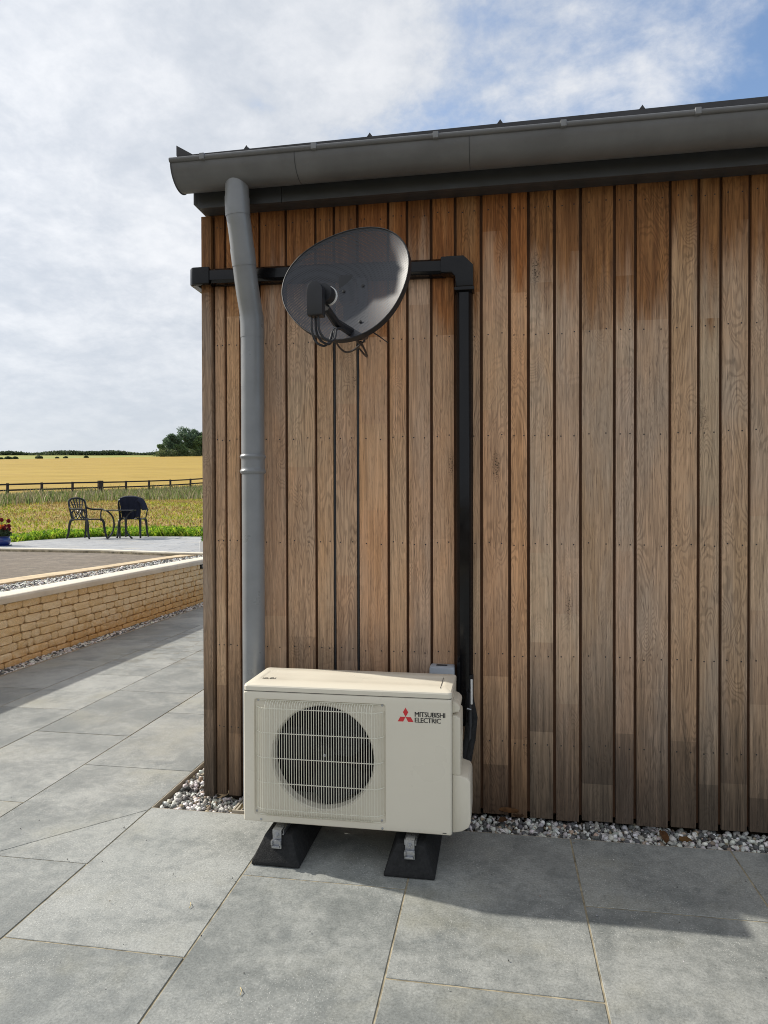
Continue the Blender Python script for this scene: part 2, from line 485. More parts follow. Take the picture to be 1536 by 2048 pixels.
M['white'] = simple('white_plastic', (0.78, 0.78, 0.76), 0.5, var=0.04)
M['dish'] = mat_dish()
M['darkalu'] = simple('cast_black_aluminium', (0.018, 0.019, 0.023), 0.4, metallic=0.2, var=0.2)
M['tabletop'] = simple('table_top_alu', (0.05, 0.052, 0.058), 0.25, metallic=0.3)
M['navy'] = simple('navy_cloth', (0.010, 0.014, 0.032), 0.95, var=0.25, scale=12, bmp=0.3, bscale=160)
M['stone'] = mat_stone('buff_stone', (0.72, 0.54, 0.29), (0.80, 0.65, 0.41), (0.82, 0.70, 0.50))  # buff lightened to paint in light bounced onto the shaded face
M['mortar'] = simple('stone_joint', (0.30, 0.205, 0.115), 0.95, var=0.3, scale=30)
M['coping'] = simple('pale_coping', (0.66, 0.61, 0.50), 0.7, var=0.10, scale=4, bmp=0.3)
M['edging'] = simple('sandstone_edging', (0.56, 0.44, 0.28), 0.85, var=0.22, scale=9, bmp=0.5)
M['asphalt'] = mat_ground('rolled_gravel_drive', [(0.215, 0.180, 0.142), (0.265, 0.225, 0.180), (0.185, 0.158, 0.130)], [1.2, 9.0], 0.95, 0.6, 90.0)
M['lawn'] = mat_ground('dry_lawn', [(0.200, 0.200, 0.028), (0.330, 0.215, 0.075), (0.180, 0.205, 0.022), (0.340, 0.225, 0.090)], [0.28, 0.7, 1.7], 0.95, 0.7, 14.0)
M['field'] = mat_ground('stubble_field', [(0.375, 0.262, 0.040), (0.430, 0.305, 0.060), (0.285, 0.190, 0.034), (0.405, 0.272, 0.062)], [0.09, 0.6, 1.6], 0.95, 0.5, 6.0, (1.0, 0.07, 1.0), R(58))
M['meadow'] = mat_ground('meadow_far', [(0.300, 0.300, 0.075), (0.360, 0.330, 0.110), (0.250, 0.280, 0.060)], [0.02, 0.1], 0.95, 0.4, 2.0)
M['earth'] = mat_ground('earth', [(0.10, 0.075, 0.045), (0.14, 0.105, 0.065)], [0.6], 0.95, 0.5, 20.0)
M['gravel'] = mat_tint('gravel_stone', 1.0, 0.75, 0.0, 120.0, 0.18, 0.4)
M['grass'] = mat_tint('grass_blade', 1.0, 0.65, 0.45, 3.0, 0.15)
M['leaf'] = mat_tint('tree_leaf', 1.0, 0.6, 0.45, 0.7, 0.2)
M['bark'] = simple('bark', (0.11, 0.085, 0.06), 0.95, var=0.3, scale=2, bmp=0.6, bscale=20)
M['rail'] = simple('brown_stained_rail', (0.045, 0.030, 0.022), 0.85, var=0.25, scale=4)
M['bluepot'] = simple('blue_glaze', (0.012, 0.028, 0.16), 0.12, var=0.15, coat=0.4)
M['petal'] = mat_tint('petal', 1.0, 0.6, 0.2, 60.0, 0.15)
M['dryleaf'] = mat_tint('dead_leaf', 1.0, 0.8, 0.2, 60.0, 0.3)
M['straw'] = simple('straw', (0.52, 0.42, 0.22), 0.8)
M['lampglass'] = simple('lamp_diffuser', (0.74, 0.76, 0.80), 0.3, var=0.02)

# ================================================================== TERRAIN
FD = Vector((0.2351, 0.9720, 0)); FM = Vector((-0.9720, 0.2351, 0))    # along the fence, and outwards over it
FP0 = Vector((-27.1, 34.4, 0))
_S = np.array([-400, 16.3, 21, 30, 39, 46, 53, 70, 120, 200, 300, 345, 380, 450, 900, 3000.])
_Z = np.array([.55, .55, .84, 1.38, 1.66, 2.00, 2.42, 3.75, 7.9, 14.6, 23.0, 26.4, 27.6, 26, 5, -60.])
_sf = np.linspace(-400, 3000, 34001)
_zf = np.interp(_sf, _S, _Z)
_k = np.hanning(61); _k /= _k.sum()
_zf = np.convolve(np.pad(_zf, 30, mode='edge'), _k, 'valid')


def zterr(x, y):
    s = -0.2 * np.asarray(x, float) + 0.98 * np.asarray(y, float)
    z = np.interp(s, _sf, _zf)
    return z + 0.05 * np.sin(x * 0.31 + 1.3) * np.sin(y * 0.27) * np.clip((s - 15) / 10, 0, 1)


def terrain(name, mat, avals, bvals, keep=None, lift=0.0):
    A, B = np.meshgrid(avals, bvals, indexing='ij')
    X = FP0.x + FM.x * A + FD.x * B; Y = FP0.y + FM.y * A + FD.y * B
    V = np.stack([X, Y, zterr(X, Y) + lift], -1)
    na, nb = A.shape
    idx = np.arange(na * nb).reshape(na, nb)
    q = np.stack([idx[:-1, :-1], idx[1:, :-1], idx[1:, 1:], idx[:-1, 1:]], -1).reshape(-1, 4)[:, ::-1]
    V = V.reshape(-1, 3)
    if keep is not None:
        c = V[q].mean(1)
        q = q[keep(c[:, 0], c[:, 1])]
    used = np.unique(q); remap = -np.ones(len(V), int); remap[used] = np.arange(len(used))
    o = link(name, raw_mesh(name, V[used], remap[q], mat, None, True))
    return structure(o)


def keep_lawn(x, y):
    return ~((x > -4.55) & (y < 15.6))


bl = np.concatenate([np.arange(-75, -45, 3.0), np.arange(-45, 35, 0.5), np.arange(35, 160, 5.0)])
terrain('lawn', M['lawn'], np.concatenate([np.arange(-120, -30, 10.0), np.arange(-30, 0.01, 0.5)]), bl, keep_lawn)
bf = np.concatenate([np.arange(-240, -60, 20.0), np.arange(-60, 60, 3.0), np.arange(60, 420, 20.0)])
terrain('field', M['field'], np.concatenate([np.arange(0, 40, 2.0), np.arange(40, 150.1, 5.0)]), bf)
terrain('meadow', M['meadow'], np.concatenate([np.arange(150, 330, 6.0), np.arange(330, 1200, 60.0)]), np.arange(-600, 900, 20.0))
gp = MB().add([(-1500, -1500, -0.30), (1500, -1500, -0.30), (1500, 60, -0.30), (-1500, 60, -0.30)], [(0, 1, 2, 3)])
structure(gp.build('ground', M['earth'], None, 0))


bk_ = MB().add([(-4.1, 14.35, -0.02), (9, 14.35, -0.02), (9, 16.2, 0.60), (-4.1, 16.2, 0.60), (-4.6, 16.2, 0.60), (-4.6, 14.35, 0.55)], [(0, 1, 2, 3), (0, 3, 4, 5)])
structure(bk_.build('grass_bank', M['lawn'], None, 0))


# ------------------------------------------------------------------ polygon pieces
def inset(poly, d):
    n = len(poly); res = []
    area = sum(poly[i][0] * poly[(i + 1) % n][1] - poly[(i + 1) % n][0] * poly[i][1] for i in range(n))
    sg = 1 if area > 0 else -1
    for i in range(n):
        p0, p1, p2 = (Vector(poly[i - 1]), Vector(poly[i]), Vector(poly[(i + 1) % n]))
        e1 = (p1 - p0).normalized(); e2 = (p2 - p1).normalized()
        n1 = Vector((-e1.y, e1.x)) * sg; n2 = Vector((-e2.y, e2.x)) * sg
        b = n1 + n2
        if b.length < 1e-6:
            b = n1
        b = b.normalized()
        k = d / max(b.dot(n1), 0.35)
        q = p1 + b * k
        res.append((q.x, q.y))
    return res


def slab_mesh(poly, z0, z1, gap, bev, mat, name):
    a = inset(poly, gap / 2); b = inset(poly, gap / 2 + bev)
    n = len(poly)
    vs = [(x, y, z0) for x, y in a] + [(x, y, z1 - bev) for x, y in a] + [(x, y, z1) for x, y in b]
    fs = [tuple(range(2 * n, 3 * n)), tuple(reversed(range(n)))]
    for r in range(2):
        for i in range(n):
            j = (i + 1) % n
            fs.append((r * n + i, r * n + j, (r + 1) * n + j, (r + 1) * n + i))
    return MB().add(vs, fs).mesh(name, mat, 0)


def clip(poly, nx, ny, c):
    """keep the part with nx*x+ny*y <= c"""
    res = []
    n = len(poly)
    for i in range(n):
        p, q = poly[i], poly[(i + 1) % n]
        dp, dq = nx * p[0] + ny * p[1] - c, nx * q[0] + ny * q[1] - c
        if dp <= 0: res.append(p)
        if dp * dq < 0:
            t = dp / (dp - dq)
            res.append((p[0] + t * (q[0] - p[0]), p[1] + t * (q[1] - p[1])))
    return res


# ================================================================== LOWER PATIO
patio = MB()
patio.add([(-3.89, -3.0, -0.0026), (6.5, -3.0, -0.0026), (6.5, 2.838, -0.0026), (-1.532, 2.838, -0.0026), (-1.532, 14.5, -0.0026), (-3.89, 14.5, -0.0026)], [(0, 1, 2, 3, 4, 5)])
pat = structure(patio.build('patio', M['grout'], None, 0))
TX = [-3.885, -3.31, -2.735, -2.13, -1.53, -0.924, -0.32, 0.288, 0.894, 1.50, 2.105, 2.71, 3.315, 3.92, 4.525]
PH = [4.56, 4.12, 3.70, 2.352, 1.907, 2.372, 1.915, 2.37, 1.915, 2.37, 1.915, 2.37, 1.915, 2.37]
shared = {}
for i in range(14):
    x0, x1 = TX[i], TX[i + 1]
    y_end = 14.4 if i < 4 else 2.84
    y = PH[i] - 0.905 * 7
    while y > -1.2: y -= 0.905
    while y < y_end - 0.05:
        ya, yb = y, min(y + 0.905, y_end)
        if i == 4 and abs(ya - 1.907) < .02: yb = 2.84
        if y_end - yb < 0.06: yb = y_end
        if yb - ya < 0.05 or yb < -0.9:
            y += 0.905; continue
        if i == 3 and ya < 2.5 < yb:
            full = [(x0, ya), (x1, ya), (x1, yb), (x0, yb)]
            dx, dy = 0.42, 0.465                       # thin dark diagonal line, drawn by splitting the slab
            nx, ny = dy, -dx; c = nx * -1.95 + ny * 2.352
            for s in (1, -1):
                pl_ = clip(full, s * nx, s * ny, s * c)
                cx = sum(p[0] for p in pl_) / len(pl_); cy = sum(p[1] for p in pl_) / len(pl_)
                link('paving_slab', slab_mesh([(p[0] - cx, p[1] - cy) for p in pl_], -0.02, 0, 0.003, 0.0012, M['slab'], 'paving_slab'), pat).location = (cx, cy, 0)
        else:
            key = (round(x1 - x0, 3), round(yb - ya, 3))
            if key not in shared:
                w, l = (x1 - x0) / 2, (yb - ya) / 2
                shared[key] = slab_mesh([(-w, -l), (w, -l), (w, l), (-w, l)], -0.02, 0, 0.0065, 0.0012, M['slab'], 'paving_slab')
            o = link('paving_slab', shared[key], pat)
            o.location = ((x0 + x1) / 2, (ya + yb) / 2, random.uniform(-0.0008, 0.0008))
        y = yb
# edge trims that hold the paving back from the gravel
MB().span((-1.531, 2.84, -0.05), (-1.527, 9.0, -0.001)).build('edge_trim', M['trim'], pat, 0)
MB().span((-1.526, 2.840, -0.05), (5.0, 2.843, -0.002)).build('edge_trim', M['trim'], pat, 0)
MB().span((-3.896, 1.0, -0.05), (-3.890, 13.5, 0.004)).build('edge_trim', M['trim'], pat, 0)


# ------------------------------------------------------------------ gravel
_ico = bmesh.new(); bmesh.ops.create_icosphere(_ico, subdivisions=1, radius=1.0)
ICO_V = np.array([v.co for v in _ico.verts]); ICO_F = np.array([[v.index for v in f.verts] for f in _ico.faces]); _ico.free()


def gravel(name, sampler, count, zfun, label, size=(0.007, 0.016), pale=0.55):
    P = sampler(count)
    n = len(P)
    R3 = rng.uniform(size[0], size[1], (n, 1)) * rng.uniform(0.65, 1.25, (n, 3)); R3[:, 2] *= 0.8
    V = ICO_V[None] * (1 + rng.uniform(-0.22, 0.22, (n, 12, 1)))
    V = V * R3[:, None, :]
    q = rng.normal(size=(n, 4)); q /= np.linalg.norm(q, axis=1, keepdims=True)
    w, x, y, z = q.T
    RM = np.stack([1 - 2 * (y * y + z * z), 2 * (x * y - z * w), 2 * (x * z + y * w), 2 * (x * y + z * w), 1 - 2 * (x * x + z * z), 2 * (y * z - x * w),
                   2 * (x * z - y * w), 2 * (y * z + x * w), 1 - 2 * (x * x + y * y)], -1).reshape(n, 3, 3)
    V = np.einsum('nij,nkj->nki', RM, V)
    C = np.stack([P[:, 0], P[:, 1], zfun(P) + rng.uniform(-0.012, 0.006, n)], -1)
    V = (V + C[:, None]).reshape(-1, 3)
    F = (ICO_F[None] + 12 * np.arange(n)[:, None, None]).reshape(-1, 3)
    t = rng.uniform(0, 1, n)
    base = np.where((t < pale)[:, None], [0.60, 0.59, 0.56], [0.11, 0.11, 0.108])
    base = np.where((t > 0.90)[:, None], [0.34, 0.27, 0.20], base)
    base = base * rng.uniform(0.55, 1.35, (n, 1)) * rng.uniform(0.94, 1.06, (n, 3))
    o = link(name, raw_mesh(name, V, F, M['gravel'], np.repeat(np.clip(base, 0, .8), 12, 0)))
    return tag(o, label, None, None, 'stuff')


def rect(x0, x1, y0, y1):
    return lambda n: np.stack([rng.uniform(x0, x1, n), rng.uniform(y0, y1, n)], -1)


def gravel_corner(n):
    a = rect(-1.515, 2.6, 2.856, 3.04)(int(n * 0.74)); b = rect(-1.515, -1.33, 3.0, 4.6)(int(n * 0.26))
    return np.concatenate([a, b])


gravel('gravel', gravel_corner, 7000, lambda P: np.full(len(P), -0.024), 'grey and white gravel trench along the foot of the timber wall')
structure(MB().span((-1.524, 2.845, -0.09), (4.0, 3.2, -0.035)).span((-1.524, 3.2005, -0.09), (-1.30, 9, -0.035)).build('trench_soil', M['earth'], None, 0))

gravel('grit', lambda n: np.stack([rng.uniform(-3.8, 2.2, n), 2.82 - 2.3 * rng.uniform(0, 1, n) ** 1.4], -1), 420, lambda P: np.full(len(P), 0.003), 'fine loose grit and crumbs scattered over the grey paving', (0.0012, 0.0032), 0.35)

# ================================================================== RETAINING WALL
WX = -4.08                                             # stone face
rw = thing('retaining_wall', 'low buff stone retaining wall with smooth pale coping beside the grey paving', 'wall', (WX, 6.5, -0.03))


def rel(o, root):
    o.parent = root
    o.matrix_parent_inverse = Matrix.Translation(-Vector(root.location)) if root.rotation_euler.z == 0 else root.matrix_basis.inverted()
    return o


rel(MB().span((WX - 0.22, 1.0, -0.12), (WX - 0.014, 14.6, 0.535)).build('wall_core', M['mortar'], None, 0), rw)
ROWS = 8; RH = 0.5655 / ROWS
variants = {}


def stone_mesh(L, k):
    """rounded, hand-split face; local y along the wall, x out of it"""
    bm = bmesh.new()
    nseg = max(2, int(L / 0.06))
    hy, hz = L / 2 - 0.0035, RH / 2 - 0.003
    rr = random.Random(k * 13 + int(L * 1000))
    c = min(0.022, hy * 0.45)
    outl = [(-hy + c, -hz), (hy - c, -hz), (hy - c * .3, -hz + c * .3), (hy, -hz + c), (hy, hz - c), (hy - c * .3, hz - c * .3), (hy - c, hz), (-hy + c, hz), (-hy + c * .3, hz - c * .3), (-hy, hz - c), (-hy, -hz + c), (-hy + c * .3, -hz + c * .3)]
    outl = [(y + rr.uniform(-.0025, .0025), z + rr.uniform(-.002, .002)) for y, z in outl]
    back = [(-0.03, y, z) for y, z in outl]; mid = [(0.004, y, z) for y, z in outl]
    fr = [(0.010 + rr.uniform(-.003, .003), y * (1 - .006 / hy), z * 0.88) for y, z in outl]
    vs = back + mid + fr + [(0.012 + rr.uniform(-.003, .004), rr.uniform(-.2, .2) * hy, rr.uniform(-.2, .2) * hz)]
    n = 12; fs = []
    for r in range(2):
        for i in range(n):
            j = (i + 1) % n
            fs.append((r * n + i, r * n + j, (r + 1) * n + j, (r + 1) * n + i))
    for i in range(n):
        fs.append((2 * n + i, 2 * n + (i + 1) % n, 3 * n))
    bm.free()
    return MB().add(vs, fs).mesh('stone', M['stone'], 40)


rest = MB()
LENS = [0.09, 0.12, 0.15, 0.18, 0.21, 0.24, 0.27, 0.30]
n_st = 0
for r in range(ROWS):
    y = 1.2 + random.uniform(0, 0.2)
    z = -0.03 + RH * (r + 0.5)
    while y < 13.8:
        L = random.choices(LENS, [1, 2, 4, 4, 5, 4, 3, 2])[0]
        if r == ROWS - 1 and y < 9.07 < y + L + 0.18 and y < 8.95:
            L = max(0.09, 8.95 - y)
            L = min(LENS, key=lambda q: abs(q - L)); 
        if r == ROWS - 1 and 8.91 <= y <= 9.11:
            y = 9.19; continue
        key = (L, random.randrange(3))
        if key not in variants: variants[key] = stone_mesh(*key)
        if 4.3 < y < 9.9 and n_st < 300:
            o = link('stone', variants[key]); o.location = (WX, y + L / 2, z)
            o.rotation_euler = (random.uniform(-.012, .012), 0, random.uniform(-.012, .012))
            o.location.x += random.uniform(-.003, .004)
            rel(o, rw); n_st += 1
        else:
            me = variants[key]
            rest.add([(v.co.x + WX, v.co.y + y + L / 2, v.co.z + z) for v in me.vertices], [tuple(p.vertices) for p in me.polygons])
        y += L
o = rel(rest.build('stonework', M['stone'], None, 40), rw); o['kind'] = 'stuff'
y = 1.0
while y < 14.5:
    l = min(1.2, 14.6 - y)
    prof = [(WX + 0.04, 0.536), (WX + 0.042, 0.580), (WX + 0.034, 0.597), (WX + 0.020, 0.602), (WX - 0.182, 0.602), (WX - 0.182, 0.5375)]
    MBp = MB().prism(prof, y + 0.001, y + l - 0.001, 'Y', 0.002)
    rel(MBp.build('coping_stone', M['coping'], None, 40), rw); y += l
gravel('gravel', rect(WX + 0.03, -3.905, 2.6, 12.0), 9500, lambda P: np.full(len(P), -0.012), 'dark and white gravel strip at the foot of the stone wall', (0.009, 0.021), 0.55)
structure(MB().span((WX - 0.01, 1.0, -0.1), (-3.897, 14.0, -0.03)).build('gravel_bed', M['earth'], None, 0))
wl = thing('wall_light', 'small black framed brick light set under the coping near the timber building', 'light', (WX, 9.07, 0.506))
rel(MB().span((WX - 0.03, 8.965, 0.474), (WX + 0.022, 9.175, 0.5345), 0.004).build('frame', M['matblack'], None), wl)
rel(MB().span((WX + 0.02, 8.995, 0.486), (WX + 0.026, 9.145, 0.526), 0.002).build('diffuser', M['lampglass'], None), wl)

# ------------------------------------------------------------------ upper terrace: gravel, edging, driveway
EL = [(-4.70, 0.5), (-4.70, 4.6), (-4.682, 5.834), (-4.652, 6.419), (-4.617, 7.115), (-4.61, 8.057), (-4.56, 9.128), (-4.454, 9.66)]
EU = [(-4.95, 0.5), (-4.95, 4.7), (-4.934, 6.148), (-4.905, 6.782), (-4.826, 7.439), (-4.80, 8.258), (-4.78, 9.102), (-4.72, 9.68)]


def upper_gravel(n):
    P = rect(-4.72, WX - 0.19, 2.5, 9.7)(n * 2)
    xe = np.interp(P[:, 1], [e[1] for e in EL], [e[0] for e in EL])
    return P[P[:, 0] > xe + 0.01][:n]


gravel('gravel', upper_gravel, 6500, lambda P: np.full(len(P), 0.586), 'pale gravel strip behind the stone wall coping', (0.009, 0.02), 0.50)
structure(MB().span((-4.96, 0.5, 0.2), (WX - 0.184, 9.69, 0.572)).build('terrace_soil', M['earth'], None, 0))
edg = link('edging', None); structure(edg)
yy_ = 0.6
while yy_ < 9.6:
    y2 = min(yy_ + 0.6, 9.66)
    f = lambda T, yv: float(np.interp(yv, [e[1] for e in T], [e[0] for e in T]))
    pl_ = [(f(EL, yy_), yy_), (f(EL, y2), y2), (f(EU, y2), y2), (f(EU, yy_), yy_)]
    link('edging_stone', slab_mesh(pl_, 0.50, 0.612, 0.006, 0.004, M['edging'], 'edging_stone'), edg)
    yy_ = y2
drv = MB()
D = [(-24, 0.0)] + [(-4.93, 0.0)] + EU[1:] + [(-4.72, 9.72), (-5.05, 9.84), (-6.4, 10.26), (-8.35, 10.42), (-9.6, 10.55), (-14, 10.3), (-24, 9.5)]
drv.add([(x, y, 0.580) for x, y in D], [tuple(range(len(D)))])
structure(drv.build('driveway', M['asphalt'], None, 0))
structure(MB().span((-24, 0, 0.2), (-4.97, 9.0, 0.57)).build('terrace_fill', M['earth'], None, 0))

# ------------------------------------------------------------------ round upper patio
UP = [(-4.262, 9.70), (-5.05, 9.83), (-6.40, 10.25), (-8.34, 10.41), (-9.30, 10.55), (-9.50, 11.8), (-9.64, 12.9), (-9.55, 13.76), (-9.30, 14.48), (-8.80, 14.90), (-7.6, 15.0), (-6.5, 14.95), (-4.262, 14.9)]
UP = UP[::-1]
upat = structure(MB().prism([(x, y) for x, y in UP], 0.30, 0.612, 'Z').build('upper_patio', M['grout'], None, 0))
bor = [(-4.262, 9.70), (-5.05, 9.83), (-6.40, 10.25), (-8.34, 10.41), (-9.30, 10.55)]
inner = [(x + 0.0, y + 0.16) for x, y in bor]
for i in range(len(bor) - 1):
    (xa, ya), (xb, yb) = bor[i], bor[i + 1]
    n = max(1, round(math.hypot(xb - xa, yb - ya) / 0.6))
    for k in range(n):
        t0, t1 = k / n, (k + 1) / n
        lp = lambda t, d: (xa + (xb - xa) * t, ya + (yb - ya) * t + d)
        link('border_stone', slab_mesh([lp(t0, 0.0), lp(t0, 0.16), lp(t1, 0.16), lp(t1, 0.0)], 0.60, 0.634, 0.006, 0.004, M['coping'], 'border_stone'), upat)
body = UP[:UP.index((-9.30, 10.55))] + [(x, y) for x, y in inner[::-1]]
ca, sa = math.cos(R(8)), math.sin(R(8))
for i in range(-2, 14):
    for j in range(-2, 12):
        offs = 0.45 if j % 2 else 0.0
        u0, v0 = -11 + i * 0.9 + offs, 9.0 + j * 0.6
        cell = list(body)
        # non-convex front edge is gentle: clip the body against the cell's four sides
        for nx, ny, c in ((ca, sa, u0 + 0.9), (-ca, -sa, -u0), (-sa, ca, v0 + 0.6 + 0.9), (sa, -ca, -(v0 + 0.9))):
            if cell: cell = clip(cell, nx, ny, c)
        if len(cell) >= 3:
            ar = abs(sum(cell[q][0] * cell[(q + 1) % len(cell)][1] - cell[(q + 1) % len(cell)][0] * cell[q][1] for q in range(len(cell)))) / 2
            if ar > 0.03:
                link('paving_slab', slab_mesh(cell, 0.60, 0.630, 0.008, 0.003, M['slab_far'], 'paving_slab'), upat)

# ================================================================== TIMBER BUILDING
WY = 3.0
CX = -1.344
bld = thing('timber_building', 'single storey building clad in weathered vertical oak boards under a dark metal roof', 'building', (CX, WY, 0))
BACK = WY + 0.019
rel(MB().span((CX + 0.03, BACK, 0.02), (6.4, 9.0, 2.72)).build('wall_core', M['groove'], None, 0), bld)
GX = [-1.293, -1.236, -1.165, -1.072, -0.946, -0.808, -0.722, -0.615, -0.477, -0.392, -0.286, -0.181, -0.069, 0.051, 0.131, 0.24, 0.347, 0.485, 0.569, 0.706, 0.818, 0.903, 1.013]
while GX[-1] < 4.2:
    GX.append(GX[-1] + random.choice([0.084, 0.107, 0.107, 0.12, 0.137]))
TINT = {2: (1.05, 1, .95), 7: (1.12, 1.02, .92), 8: (1.08, 1.0, .93), 10: (1.08, 1.0, .9), 12: (1.05, .98, .92), 13: (1.22, 1.02, .80), 14: (1.0, 1.0, 1.0), 16: (.97, .98, .98), 19: (1.05, 1.02, .93), 20: (.95, .97, .95)}
for i in range(len(GX) - 1):
    x0, x1 = GX[i] + 0.0062, GX[i + 1] - 0.0062
    zb = 0.004 + random.uniform(-0.006, 0.004); zt = 2.690
    b = MB().box((0, 0, (zt - zb) / 2), (x1 - x0, 0.020, zt - zb), None, 0.0018)
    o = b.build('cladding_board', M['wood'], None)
    o.location = ((x0 + x1) / 2, WY + 0.010 + random.uniform(-0.0012, 0.0012), zb)
    t = TINT.get(i, (1, 1, 1)); k = random.uniform(0.92, 1.08)
    if i <= 12: t = (t[0] * 1.05, t[1] * 0.975, t[2] * 0.90)
    o.color = (t[0] * k, t[1] * k, t[2] * k * random.uniform(.96, 1.04), 1)
    rel(o, bld)
    nl = MB()
    for zz in (0.32, 0.70, 1.18, 1.645, 2.08, 2.62):
        for s in (-1, 1):
            nl.lathe([(0.0030, 0.0002), (0.0030, 0.0010), (0.0, 0.0010)], 8, ((x1 - x0) * 0.27 * s + random.uniform(-.003, .003), -0.0112, zz + random.uniform(-.004, .004)), 'Y')
    nn = nl.build('nail_heads', M['ink'], o, 0); nn['kind'] = 'stuff'
# corner post and the side wall's boards
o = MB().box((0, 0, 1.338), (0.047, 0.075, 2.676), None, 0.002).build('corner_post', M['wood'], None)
o.location = (CX + 0.0235, WY + 0.0195, 0.002); o.color = (0.70, 0.72, 0.74, 1); rel(o, bld)
yb_ = WY + 0.062
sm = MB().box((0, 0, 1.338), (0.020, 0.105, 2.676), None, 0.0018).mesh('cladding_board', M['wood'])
while yb_ < 8.9:
    o = link('cladding_board', sm); o.location = (CX + 0.018, yb_ + 0.0525, 0.004); k = random.uniform(.8, 1.05); o.color = (k, k, k, 1)
    rel(o, bld); yb_ += 0.118
# eaves: soffit, fascia, end board
EX = -1.316
rel(MB().span((EX, 2.902, 2.681), (6.4, 2.990, 2.694), 0.0015).build('soffit_board', M['anthracite'], None), bld)
rel(MB().span((EX, 2.884, 2.672), (-0.93, 2.9015, 2.86), 0.002).build('fascia_board', M['anthracite'], None), bld)
rel(MB().span((-0.928, 2.884, 2.672), (6.4, 2.9015, 2.86), 0.002).build('fascia_board', M['anthracite'], None), bld)
rel(MB().span((EX - 0.024, 2.894, 2.695), (EX - 0.001, 9.0, 2.86), 0.002).build('barge_board', M['anthracite'], None), bld)
# roof sheet with standing seams
PIT = 0.20
rf = rel(MB().add([(-1.372, 2.80, 2.846), (6.5, 2.80, 2.846), (6.5, 6.2, 2.846 + 3.4 * PIT), (-1.372, 6.2, 2.846 + 3.4 * PIT),
                   (-1.372, 2.80, 2.870), (6.5, 2.80, 2.870), (6.5, 6.2, 2.870 + 3.4 * PIT), (-1.372, 6.2, 2.870 + 3.4 * PIT)],
                  [(0, 1, 2, 3), (4, 7, 6, 5), (0, 4, 5, 1), (1, 5, 6, 2), (2, 6, 7, 3), (3, 7, 4, 0)]).build('roof', M['roof'], None, 0), bld)
MB().prism([(6.2, 2.870 + 3.4 * PIT), (6.2, 2.846 + 3.4 * PIT), (9.2, 2.870), (9.2, 2.89)], -1.372, 6.5, 'X').build('rear_slope', M['roof'], rf, 0)
for xs in (-1.055, -0.52, 0.012, 0.556, 1.09, 1.62, 2.15, 2.68, 3.2):
    MB().prism([(2.802, 2.8705), (2.808, 2.880), (2.84, 2.886), (6.19, 2.890 + 3.38 * PIT), (6.19, 2.870 + 3.38 * PIT)], xs - 0.007, xs + 0.007, 'X', 0.002).prism(
        [(xs - 0.012, 2.8704), (xs, 2.886), (xs + 0.010, 2.8704)], 2.7995, 2.803, 'Y').build('standing_seam', M['roof'], rf)
MB().add([(-1.374, 2.80, 2.8705), (-1.374, 2.80, 2.915), (-1.30, 2.80, 2.8705), (-1.374, 6.19, 2.8705 + 3.38 * PIT), (-1.374, 6.19, 2.905 + 3.38 * PIT), (-1.30, 6.19, 2.8705 + 3.38 * PIT)],
         [(0, 2, 1), (3, 4, 5), (0, 1, 4, 3), (1, 2, 5, 4), (2, 0, 3, 5)]).build('verge_flashing', M['roof'], rf, 0)

# the eaves line rises very slightly to the right
bpy.context.view_layer.update()
for o in [rf] + list(rf.children):
    for v in o.data.vertices:
        v.co.z += 0.0085 * (v.co.x + 1.372) - 0.002

# ------------------------------------------------------------------ gutter
GY, GZ, GR = 2.793, 2.795, 0.089
gx0, gx1 = -1.352, 6.3
gut = thing('gutter', 'dark grey half round gutter running along the eaves above the oak boards', 'gutter', (gx0, GY, GZ))


def half_pipe(x0, x1, r0, r1, n=20):
    vs = []; fs = []
    for x in (x0, x1):
        for r in (r0, r1):
            for k in range(n + 1):
                a = math.pi + math.pi * k / n
                vs.append((x, GY + r * math.cos(a), GZ + r * math.sin(a)))
    m = n + 1
    for k in range(n):
        fs.append((m + k, m + k + 1, 3 * m + k + 1, 3 * m + k))
        fs.append((k + 1, k, 2 * m + k, 2 * m + k + 1))
        for b in (0, 2 * m):
            fs.append((b + k, b + k + 1, b + m + k + 1, b + m + k))
    for k in (0, n):
        fs.append((k, m + k, 3 * m + k, 2 * m + k))
    return MB().add(vs, fs)


rel(half_pipe(gx0, gx1, GR - 0.0015, GR).build('trough', M['gutter'], None, 50), gut)
rel(MB().tube([(gx0 - 0.004, GY - GR - 0.002, GZ + 0.004), (gx1, GY - GR - 0.002, GZ + 0.004)], 0.0105, 12).build('front_bead', M['gutter'], None, 50), gut)
rel(half_pipe(gx0 - 0.003, gx0 - 0.0005, 0.004, GR + 0.004).build('end_cap', M['gutter'], None, 50), gut)
for x in (-0.816, -0.108, 1.6):
    rel(half_pipe(x - 0.0012, x + 0.0012, GR - 0.0008, GR + 0.0012).build('joint', M['anthracite'], None, 50), gut)
for x in (-1.209, -0.731, -0.238, 0.249, 0.731, 1.22, 1.71, 2.2):
    b = MB().span((x - 0.011, GY - GR - 0.0155, GZ - 0.008), (x + 0.011, GY - GR + 0.011, GZ + 0.0175), 0.003)
    b.span((x - 0.010, GY - GR + 0.012, GZ + 0.010), (x + 0.010, 2.883, GZ + 0.0135))
    rel(b.build('gutter_bracket', M['clip'], None), gut)

